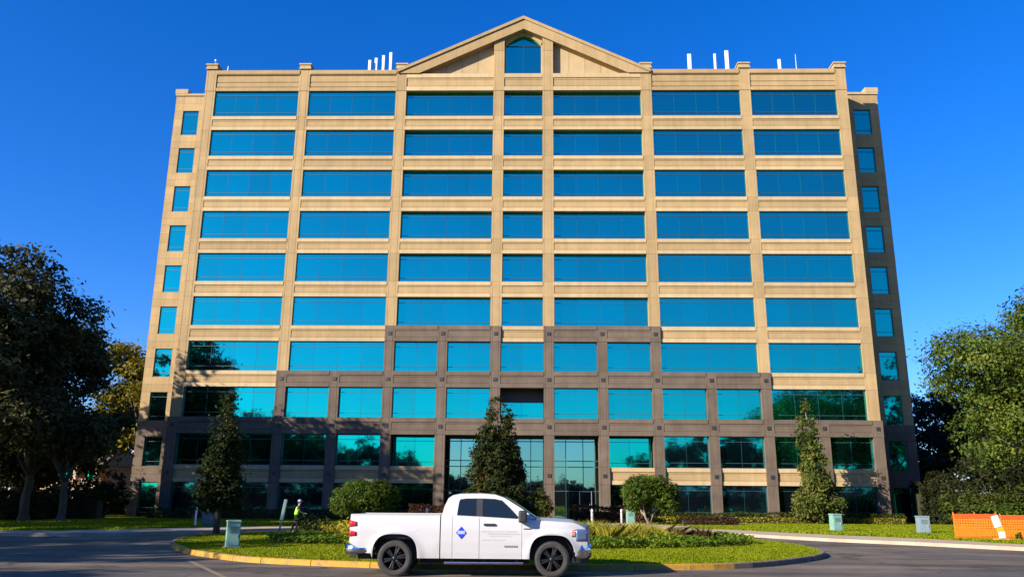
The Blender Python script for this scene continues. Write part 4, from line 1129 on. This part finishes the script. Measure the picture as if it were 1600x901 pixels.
for s in (-1, 1):
    bs = side_panel('bed_side', -1.09, 1.055, s)
    cc = side_panel('cab_corner', 1.08, 1.352, s)
    rd = side_panel('rear_door', 1.36, 1.994, s)
    fd = side_panel('front_door', 2.004, 3.008, s)
    fe = side_panel('front_fender', 3.016, 4.58, s, 14)
    panels[s] = (bs, cc, rd, fd, fe)
    # door handles
    for d_, hx in ((fd, 2.24),):
        y = side_y(hx, 1.19)
        h_ = link('handle', MB().box(hx-.14, hx+.14, -.03, .03, 1.165, 1.215).mesh('handle', M['black_plastic']), d_, (0, s*(y+.015), 0)); bevel(h_, .015)
    # badge and side vent marks
    b_ = MB()
    for k in range(6): b_.box(2.60+.054*k, 2.60+.054*k+.038, -.004, .004, .675, .715)
    link('badge', b_.mesh('badge', M['badge']), fd, (0, s*(side_y(2.75, .695)+.004), 0))
    v_ = link('fender_badge', MB().box(3.06, 3.24, -.006, .006, 1.085, 1.11).mesh('fender_badge', M['black_plastic']), fe, (0, s*(side_y(3.15, 1.1)+.004), 0))
    # emblem on the rear door
    def diamond(r, k=1.0): return [(0, -r*1.12), (r*.45, -r*.62), (r, 0), (r*.45, r*.62), (0, r*1.12), (-r*.45, r*.62), (-r, 0), (-r*.45, -r*.62)]
    em = link('emblem', MB().prism([(x+1.57, z+1.0) for x, z in diamond(.125)], 'y', -.002, .002).mesh('emblem', M['blue_print']), rd, (0, s*(side_y(1.57, 1.0)+.004), 0))
    link('emblem_band', MB().box(1.57-.085, 1.57+.085, -.0015, .0015, .97, 1.045).mesh('emblem_band', M['pale_blue_print']), em, (0, s*.004, 0))
    # faint grey lettering too soft to read: rows of small dashes
    tx = MB()
    for row, (z, xa, xb) in enumerate(((1.035, 2.03, 2.92), (.985, 2.2, 2.92), (.93, 2.25, 2.75), (.84, 2.05, 2.60))):
        x = xa; k = 0
        while x < xb:
            wd = (.05, .035, .06, .045)[k % 4]; yy = side_y(x, z)+.003
            tx.box(x, x+wd*.8, s*yy-.0015, s*yy+.0015, z-.012, z+.012); x += wd + (.03 if k % 5 == 4 else .008); k += 1
    link('door_lettering', tx.mesh('door_lettering', M['grey_print']), fd)
    # tail lamp, two red lenses round a white bar
    for z0, z1 in ((1.12, 1.27), (.90, 1.04)):
        P = [[(x, s*(side_y(x, z)+.008), z) for z in np.linspace(z0 + (x+1.09)*.12, z1 - (x+1.09)*.25, 4)] for x in np.linspace(-1.10, -.93, 5)]
        o = link('taillight', MB().grid(P).mesh('taillight', M['red_lens'], True), bs); sd = o.modifiers.new('t', 'SOLIDIFY'); sd.thickness = .02; sd.offset = 0
    # head lamp wrapping the fender, amber marker at its rear
    for nm, m_, xa, xb, za, zb in (('headlight', 'sky_tint_lens', 4.30, 4.585, .83, 1.10), ('marker_light', 'amber_lens', 4.19, 4.296, .93, 1.09)):
        P = [[(x, s*(side_y(x, z)+.008), z) for z in np.linspace(za, min(zb, top_z(x)-.01), 5)] for x in np.linspace(xa, xb, 6)]
        o = link(nm, MB().grid(P).mesh(nm, M[m_], True), fe); sd = o.modifiers.new('t', 'SOLIDIFY'); sd.thickness = .02; sd.offset = 0
    # arch liner
    for xc in (0, WB):
        P = [[(xc - .525*math.cos(t), s*y, .38 + .57*math.sin(t)) for y in (.955, .60)] for t in [math.pi*k/16 for k in range(17)]]
        lm = MB().grid(P); lm.add([(xc-.5, s*.60, .36), (xc+.5, s*.60, .36), (xc+.5, s*.60, .92), (xc-.5, s*.60, .92)], [(0,1,2,3)])
        link('wheel_liner', lm.mesh('wheel_liner', M['black_plastic'], False), T)
    # running board
    rb = link('running_board', MB().prism([(s*.80, .30), (s*1.02, .285), (s*1.03, .335), (s*.80, .365)], 'x', 1.18, 3.05).mesh('running_board', M['chrome']), T); bevel(rb, .012)
    for x in (1.35, 2.1, 2.9): link('bracket', MB().box(x-.03, x+.03, *sorted((s*.55, s*.82)), .33, .42).mesh('bracket', M['black_plastic']), rb)

def gw(z, x=2.0):
    return .955 - max(0, z-1.33)*.29
G_OUT = [(1.09,1.385),(1.145,1.62),(1.235,1.83),(1.33,1.90),(1.50,1.935),(2.0,1.955),(2.36,1.93),(2.60,1.845),(2.98,1.60),(3.36,1.325),(2.96,1.305),(2.2,1.342),(1.45,1.378)]
G_IN  = [(1.455,1.395),(1.475,1.58),(1.50,1.75),(1.53,1.795),(1.66,1.815),(2.0,1.822),(2.36,1.81),(2.54,1.77),(2.74,1.58),(2.95,1.35),(2.90,1.325),(2.2,1.362),(1.52,1.392)]
G_OUT = [(x, z if z < 1.385 else 1.385 + (z-1.385)*.92) for x, z in G_OUT]
G_IN = [(x, z if z < 1.385 else 1.385 + (z-1.385)*.94) for x, z in G_IN]
cab = MB()
for s in (-1, 1):
    n = len(G_OUT)
    vs = [(x, s*gw(z), z) for x, z in G_OUT] + [(x, s*(gw(z)+.001), z) for x, z in G_IN] + [(x, s*(gw(z)-.03), z) for x, z in G_IN]
    fs = [(i, (i+1) % n, (i+1) % n + n, i + n) for i in range(n)] + [(i+n, (i+1) % n + n, (i+1) % n + 2*n, i + 2*n) for i in range(n)]
    if s > 0: fs = [tuple(reversed(f)) for f in fs]
    cab.add(vs, fs)
roofP = []
for x, z in G_OUT[2:8]:
    roofP.append([(x, gw(z)*t, z + .025*(1-t*t)) for t in np.linspace(-1, 1, 13)])
cab.grid(roofP)
cab.grid([[(x, gw(z)*t, z) for t in (-1, 1)] for x, z in G_OUT[0:3]][:2])      # lower back of the cab
o = link('cab', cab.mesh('cab', M['paint'], True), T); split(o, 32)
def clip_x(poly, x, keep_less):
    out = []
    for i in range(len(poly)):
        a, b = poly[i], poly[(i+1) % len(poly)]
        ina = (a[0] <= x) == keep_less; inb = (b[0] <= x) == keep_less
        if ina: out.append(a)
        if ina != inb:
            t = (x-a[0])/(b[0]-a[0]); out.append((x, a[1]+(b[1]-a[1])*t))
    return out
for s in (-1, 1):
    rear = clip_x(G_IN, 1.92, True); mid = clip_x(clip_x(G_IN, 1.92, False), 2.07, True); front = clip_x(G_IN, 2.07, False)
    for nm, pl, m_, par in (('window', rear, 'car_glass', panels[s][2]), ('door_pillar', mid, 'black_plastic', panels[s][2]), ('window', front, 'car_glass', panels[s][3])):
        tri = tessellate_polygon([[Vector((p[0], p[1], 0)) for p in pl]])
        off = .012 if nm == 'window' else .004
        mb = MB(); mb.add([(x, s*(gw(z)-off), z) for x, z in pl], [tuple(t) for t in tri])
        me = mb.mesh(nm, M[m_]); 
        if me.polygons[0].normal.y*s < 0: me.flip_normals()
        link(nm, me, par)
    # mirror
    y = .97
    mr_ = MB(); mr_.box(2.93, 3.13, *sorted((s*1.02, s*1.24)), 1.24, 1.52)
    mo = link('mirror', mr_.mesh('mirror', M['black_plastic']), panels[s][3]); bevel(mo, .045, 3)
    link('mirror_arm', MB().box(2.98, 3.08, *sorted((s*.90, s*1.03)), 1.30, 1.38).mesh('mirror_arm', M['black_plastic']), mo)
ws = [[(x, (gw(z)-.03)*t, z + .03*(1-t*t) + .008) for t in np.linspace(-1, 1, 9)] for x, z in ((2.60,1.815),(2.80,1.70),(2.98,1.588),(3.17,1.458),(3.36,1.335))]
o = link('windshield', MB().grid([[(p[0]+.03*(1-(p[1]/.95)**2), p[1], p[2]) for p in row] for row in ws]).mesh('windshield', M['car_glass'], True), T)
link('rear_window', MB().grid([[(x-.004, gw(z)*.80*t, z) for t in (-1, 1)] for x, z in ((1.145,1.44),(1.175,1.58),(1.215,1.73))]).mesh('rear_window', M['car_glass']), T)
link('cab_back', MB().grid([[(x, gw(z)*t, z) for t in (-1, 1)] for x, z in ((1.085,.8),(1.09,1.385),(1.145,1.60),(1.235,1.79))]).mesh('cab_back', M['paint']), T)
# hood, cowl
hp = []
for x in np.linspace(3.12, 4.60, 18):
    zt_ = top_z(x) if x > 3.36 else 1.30 + 0*x
    yw = side_y(x, top_z(x))-.012
    hp.append([(x, yw*t, zt_ + .045*(1-abs(t)**3) + .02*math.exp(-((abs(t)-.45)/.2)**2)) for t in np.linspace(-1, 1, 17)])
o = link('hood', MB().grid(hp).mesh('hood', M['paint'], True), T); split(o, 40)
# front face, grille, bumper
gr = MB()
for k in range(7): gr.box(4.60, 4.65, -.62, .62, .80+.05*k, .825+.05*k)
gl = link('grille', gr.mesh('grille', M['black_plastic']), T)
link('grille_surround', MB().box(4.57, 4.66, -.74, -.63, .77, 1.17).box(4.57, 4.66, .63, .74, .77, 1.17).box(4.57, 4.67, -.63, .63, 1.135, 1.19).box(4.57, 4.66, -.63, .63, .755, .795).box(4.655, 4.67, -.12, .12, .9, 1.06).mesh('grille_surround', M['chrome']), gl)
link('front_panel', MB().box(4.46, 4.595, -.84, .84, .60, 1.13).mesh('front_panel', M['black_plastic']), T)
def bumper(xs, zc, hz, ys):
    P = []
    for x, y in zip(xs, ys):
        P.append([(x, y, zc-hz), (x, y, zc-hz*.3), (x, y, zc+hz*.55), (x, y, zc+hz)])
    return P
fbx = [4.28, 4.45, 4.58, 4.68, 4.72, 4.72, 4.68, 4.58, 4.45, 4.28]; fby = [-.955, -.94, -.88, -.72, -.45, .45, .72, .88, .94, .955]
P = [[(x-.03, y*.98, .43), (x, y, .50), (x+.01, y, .62), (x-.005, y, .74), (x-.08, y*.96, .78)] for x, y in zip(fbx, fby)]
o = link('front_bumper', MB().grid(P).mesh('front_bumper', M['chrome'], True), T); sd = o.modifiers.new('t', 'SOLIDIFY'); sd.thickness = .03; sd.offset = -1
link('front_valance', MB().grid([[(x-.10, y*.97, .33), (x-.05, y*.98, .46)] for x, y in zip(fbx, fby)]).mesh('front_valance', M['black_plastic'], True), o)
rbx = [-.66, -.95, -1.12, -1.19, -1.20, -1.20, -1.19, -1.12, -.95, -.66]; rby = [-.985, -.985, -.96, -.86, -.5, .5, .86, .96, .985, .985]
P = [[(x, y*.98, .50 + (0 if abs(i-4.5) < 4 else .02)), (x-.01, y, .56), (x-.005, y, .70), (x+.06 if x < -.7 else x-.12, y*.97, .735)] for i, (x, y) in enumerate(zip(rbx, rby))]
o = link('rear_bumper', MB().grid(P).mesh('rear_bumper', M['chrome'], True), T); sd = o.modifiers.new('t', 'SOLIDIFY'); sd.thickness = .03; sd.offset = -1
link('tow_hitch', MB().box(-1.22, -.6, -.05, .05, .40, .49).box(-1.26, -1.1, -.04, .04, .35, .42).box(-.62, -.52, -.6, .6, .38, .46).mesh('tow_hitch', M['black_plastic']), T)
link('tailgate', MB().box(-1.10, -1.05, -.86, .86, .74, 1.405).mesh('tailgate', M['paint']), T)
# cargo bed inside
bd = MB(); bd.box(-1.04, 1.05, -.80, .80, .82, .86)
for s in (-1, 1): bd.box(-1.04, 1.05, *sorted((s*.85, s*.90)), .86, 1.39); link('bed_rail', MB().box(-1.05, 1.055, *sorted((s*.86, s*.957)), 1.391, 1.414).mesh('bed_rail', M['paint']), T)
bd.box(1.0, 1.05, -.84, .84, .86, 1.39)
link('cargo_bed', bd.mesh('cargo_bed', M['black_plastic']), T)
# dark chassis, cabin interior
ch = MB(); ch.box(-.95, 4.35, -.52, .52, .36, .80); ch.box(.58, 3.15, -.80, .80, .42, .80); ch.box(1.12, 3.3, -.86, .86, .81, 1.28); ch.box(.5, 3.2, -.1, .1, .25, .36)
link('chassis', ch.mesh('chassis', M['black_plastic']), T)
it = MB()
for y in (-.42, .42): it.box(2.0, 2.25, y-.25, y+.25, 1.28, 1.70); it.box(1.98, 2.12, y-.12, y+.12, 1.70, 1.84)
link('seat', it.mesh('seat', M['dark']), T)
# wheels
def wheel(xc, s):
    wz = TR
    wo = link('wheel', None, T, (xc, s*.86, wz))
    tp = [(.27, -.12), (.30, -.135), (.36, -.14), (.392, -.125), (.405, -.10), (.405, .10), (.392, .125), (.36, .14), (.30, .135), (.27, .12)]
    mb = MB().lathe(tp, 'y', 48, close=True)
    for k in range(48):
        a = 2*math.pi*k/48
        mb.box(-.016, .016, -.115, -.02, .398, .412, 0, Matrix.Rotation(a, 4, 'Y')); mb.box(-.016, .016, .02, .115, .398, .412, 0, Matrix.Rotation(a+.06, 4, 'Y'))
    link('tyre', split_ret(mb.mesh('tyre', M['tyre'], False)), wo)
    rm = MB().lathe([(.275, -.12), (.285, -.125), (.27, -.10), (.255, -.02), (.25, .1), (.275, .12)], 'y', 40)
    rm.lathe([(.0, .03), (.25, .03), (.25, .035), (0, .035)], 'y', 32)
    yo = s*.10
    rim = link('rim', rm.mesh('rim', M['rim'], True), wo)
    sp = MB()
    for k in range(6):
        a = 2*math.pi*k/6 + .3
        for da in (-.13, .13):
            sp.box(-.022, .022, *sorted((s*.055, s*.105)), .06, .262, 0, Matrix.Rotation(a+da, 4, 'Y'))
    so_ = link('spoke', sp.mesh('spoke', M['rim']), wo); bevel(so_, .008)
    hb = MB().lathe([(0, s*.118), (.028, s*.118), (.05, s*.108), (.07, s*.08), (.07, s*.03)], 'y', 20)
    link('hub', hb.mesh('hub', M['rim'], True), wo)
    lip = MB().lathe([(.262, s*.098), (.278, s*.126), (.284, s*.122), (.27, s*.09)], 'y', 40, close=True)
    link('rim_lip', lip.mesh('rim_lip', M['rim'], True), wo)
def split_ret(me): return me
for xc in (0, WB):
    for s in (-1, 1): wheel(xc, s)
# antenna
link('antenna', MB().tube([(3.2, -.82, 1.32), (3.16, -.82, 1.34)], .008, 6).mesh('antenna', M['black_plastic']), T)

# ------------------------------------------------------------------ groundskeeper pushing a mower
M['skin'] = mat('skin', (.36, .20, .13), .6, 0, .06)
M['vest'] = mat('fluorescent yellow green cloth', (.34, .85, .02), .7, 0, .06)
M['navy'] = mat('navy cloth', (.012, .018, .05), .9, 0, .1)
M['trouser'] = mat('dark work trousers', (.022, .022, .03), .9, 0, .15)
M['boot'] = mat('dark boots', (.03, .022, .018), .7)
M['cap'] = mat('pale blue cap', (.25, .32, .55), .8)
def skin_mesh(name, verts, edges, radii, material, parent, root=0, sub=2):
    me = bpy.data.meshes.new(name); me.from_pydata([Vector(v) for v in verts], edges, []); me.materials.append(material)
    o = link(name, me, parent)
    sk = o.modifiers.new('skin', 'SKIN'); sk.use_smooth_shade = True
    for i, r_ in enumerate(radii):
        v = me.skin_vertices[0].data[i]; v.radius = (r_, r_) if not hasattr(r_, '__len__') else r_; v.use_root = (i == root)
    sb = o.modifiers.new('sub', 'SUBSURF'); sb.levels = sub; sb.render_levels = sub
    return o
W = empty('person', (-11.35, 43.75, .14), 'person in a bright green safety vest and pale cap pushing a mower on the island', 'person', None, R(-68)); W.scale = (.87, .87, .87)
# local frame: +y is the facing direction; after turning, the person faces right and a little away
V = []; E = []; RD = []
def jn(p, r_, par=None):
    V.append(p); RD.append(r_)
    if par is not None: E.append((par, len(V)-1))
    return len(V)-1
pel = jn((0, 0, .93), (.15, .11)); wa = jn((0, .03, 1.10), (.14, .10), pel); chst = jn((0, .09, 1.32), (.165, .115), wa); nk = jn((0, .13, 1.47), .06, chst)
hd0 = jn((0, .155, 1.55), .075, nk); hd1 = jn((0, .17, 1.64), .098, hd0); hd2 = jn((0, .16, 1.72), .07, hd1)
hands = {}
for s in (-1, 1):
    hp_ = jn((s*.095, 0, .86), .088, pel)
    kn = jn((s*.11, .10 if s > 0 else -.02, .48), .062, hp_)
    an = jn((s*.11, .04 if s > 0 else -.20, .10), .042, kn); ft = jn((s*.115, .18 if s > 0 else -.07, .04), .036, an)
    sh_ = jn((s*.19, .09, 1.38), .062, chst); el = jn((s*.25, .20, 1.13), .046, sh_); wr = jn((s*.22, .43, 1.02), .031, el)
    pm = jn((s*.215, .50, 1.01), .036, wr)
    hands[s] = pm
    for q, (dx, ln) in enumerate(((-.03, .07), (-.01, .08), (.01, .078), (.03, .062))):
        k0 = jn((s*.215+dx, .545, 1.02), .0095, pm); k1 = jn((s*.215+dx, .545+ln*.5, 1.0), .009, k0); jn((s*.215+dx, .545+ln*.35, .97), .008, k1)
    t0 = jn((s*.215 - s*.04, .515, .99), .011, pm); jn((s*.215 - s*.05, .55, .97), .009, t0)
body = skin_mesh('body', V, E, RD, M['skin'], W)
# face details
fc = MB().sphere((0, .275, 1.64), .018, 8, 6, sc=(1, 1, 1)); fc.v = fc.v
link('nose', MB().add([(-.016, .262, 1.625), (.016, .262, 1.625), (0, .295, 1.625), (0, .262, 1.672)], [(0,1,2),(0,2,3),(1,3,2),(0,3,1)]).mesh('nose', M['skin']), body)
for s in (-1, 1):
    link('eye', MB().box(s*.035-.012, s*.035+.012, .252, .262, 1.665, 1.675).mesh('eye', M['dark']), body)
    link('ear', MB().box(s*.098-.008, s*.098+.008, .15, .19, 1.62, 1.68).mesh('ear', M['skin']), body)
link('mouth', MB().box(-.025, .025, .248, .258, 1.59, 1.597).mesh('mouth', M['boot']), body)
link('hair', MB().sphere((0, .145, 1.675), .108, 12, 8, sc=(1, 1.05, .9)).mesh('hair', M['dark'], True), body)
capo = MB().lathe([(.118, 0), (.116, .05), (.09, .095), (.045, .118), (.001, .122)], 'z', 16, (0, .155, 1.70))
capo.prism([(-.085, .24), (.085, .24), (.06, .34), (0, .365), (-.06, .34)], 'z', 1.695, 1.708)
link('cap', capo.mesh('cap', M['cap'], True), body)
shirt_v = [(0, .02, 1.02), (0, .09, 1.32), (0, .125, 1.44), (.19, .09, 1.38), (.245, .19, 1.15), (-.19, .09, 1.38), (-.245, .19, 1.15), (.235, .30, 1.085), (-.235, .30, 1.085)]
skin_mesh('shirt', shirt_v, [(0,1),(1,2),(1,3),(3,4),(1,5),(5,6),(4,7),(6,8)], [(.155,.115), (.175,.125), .075, .073, .056, .073, .056, .046, .046], M['navy'], body)
skin_mesh('vest', [(0, .0, .86), (0, .03, 1.10), (0, .09, 1.32), (0, .11, 1.42)], [(0,1),(1,2),(2,3)], [(.185,.15), (.18,.145), (.20,.15), (.14,.11)], M['vest'], body)
tv = [(0, .01, 1.03), (0, 0, .92), (.095, 0, .84), (.11, .10, .48), (.11, .04, .12), (-.095, 0, .84), (-.11, -.02, .48), (-.11, -.20, .12)]
skin_mesh('trousers', tv, [(0,1),(1,2),(2,3),(3,4),(1,5),(5,6),(6,7)], [(.160,.125), (.175,.135), .10, .077, .062, .10, .077, .062], M['trouser'], body)
for s, y in ((1, .04), (-1, -.20)):
    skin_mesh('boot', [(s*.11, y-.03, .10), (s*.11, y-.03, .045), (s*.115, y+.16, .04)], [(0,1),(1,2)], [.056, .05, .042], M['boot'], body)
MO = empty('lawn_mower', (-10.35, 44.0, .14), 'dark red push mower in front of the person in the green vest', 'mower', None, R(-68)); MO.scale = (.87, .87, .87)
M['mower_red'] = mat('dark red mower deck', (.20, .02, .02), .4)
dk = link('deck', MB().prism([(-.26, -.36), (.26, -.36), (.28, .2), (.14, .40), (-.14, .40), (-.28, .2)], 'z', .10, .24).mesh('deck', M['mower_red']), MO); bevel(dk, .04, 3)
en = link('engine', MB().lathe([(0, .24), (.17, .24), (.17, .40), (.11, .45), (0, .46)], 'z', 16, (0, .02, 0)).mesh('engine', M['black_plastic'], True), MO)
for sx in (-1, 1):
    for y, r_ in ((-.30, .12), (.28, .10)):
        link('wheel', MB().lathe([(.0, -.03), (r_*.9, -.03), (r_, -.015), (r_, .015), (r_*.9, .03), (0, .03)], 'z', 16).mesh('wheel', M['tyre']), MO, (sx*.30, y, r_)).rotation_euler = (0, R(90), 0)
hb_ = MB()
for sx in (-1, 1): hb_.tube([(sx*.22, -.34, .2), (sx*.23, -.62, .62), (sx*.23, -.80, .98)], .014, 8)
hb_.tube([(-.24, -.80, .98), (.24, -.80, .98)], .017, 8)
link('handle', hb_.mesh('handle', M['black_plastic'], True), MO)
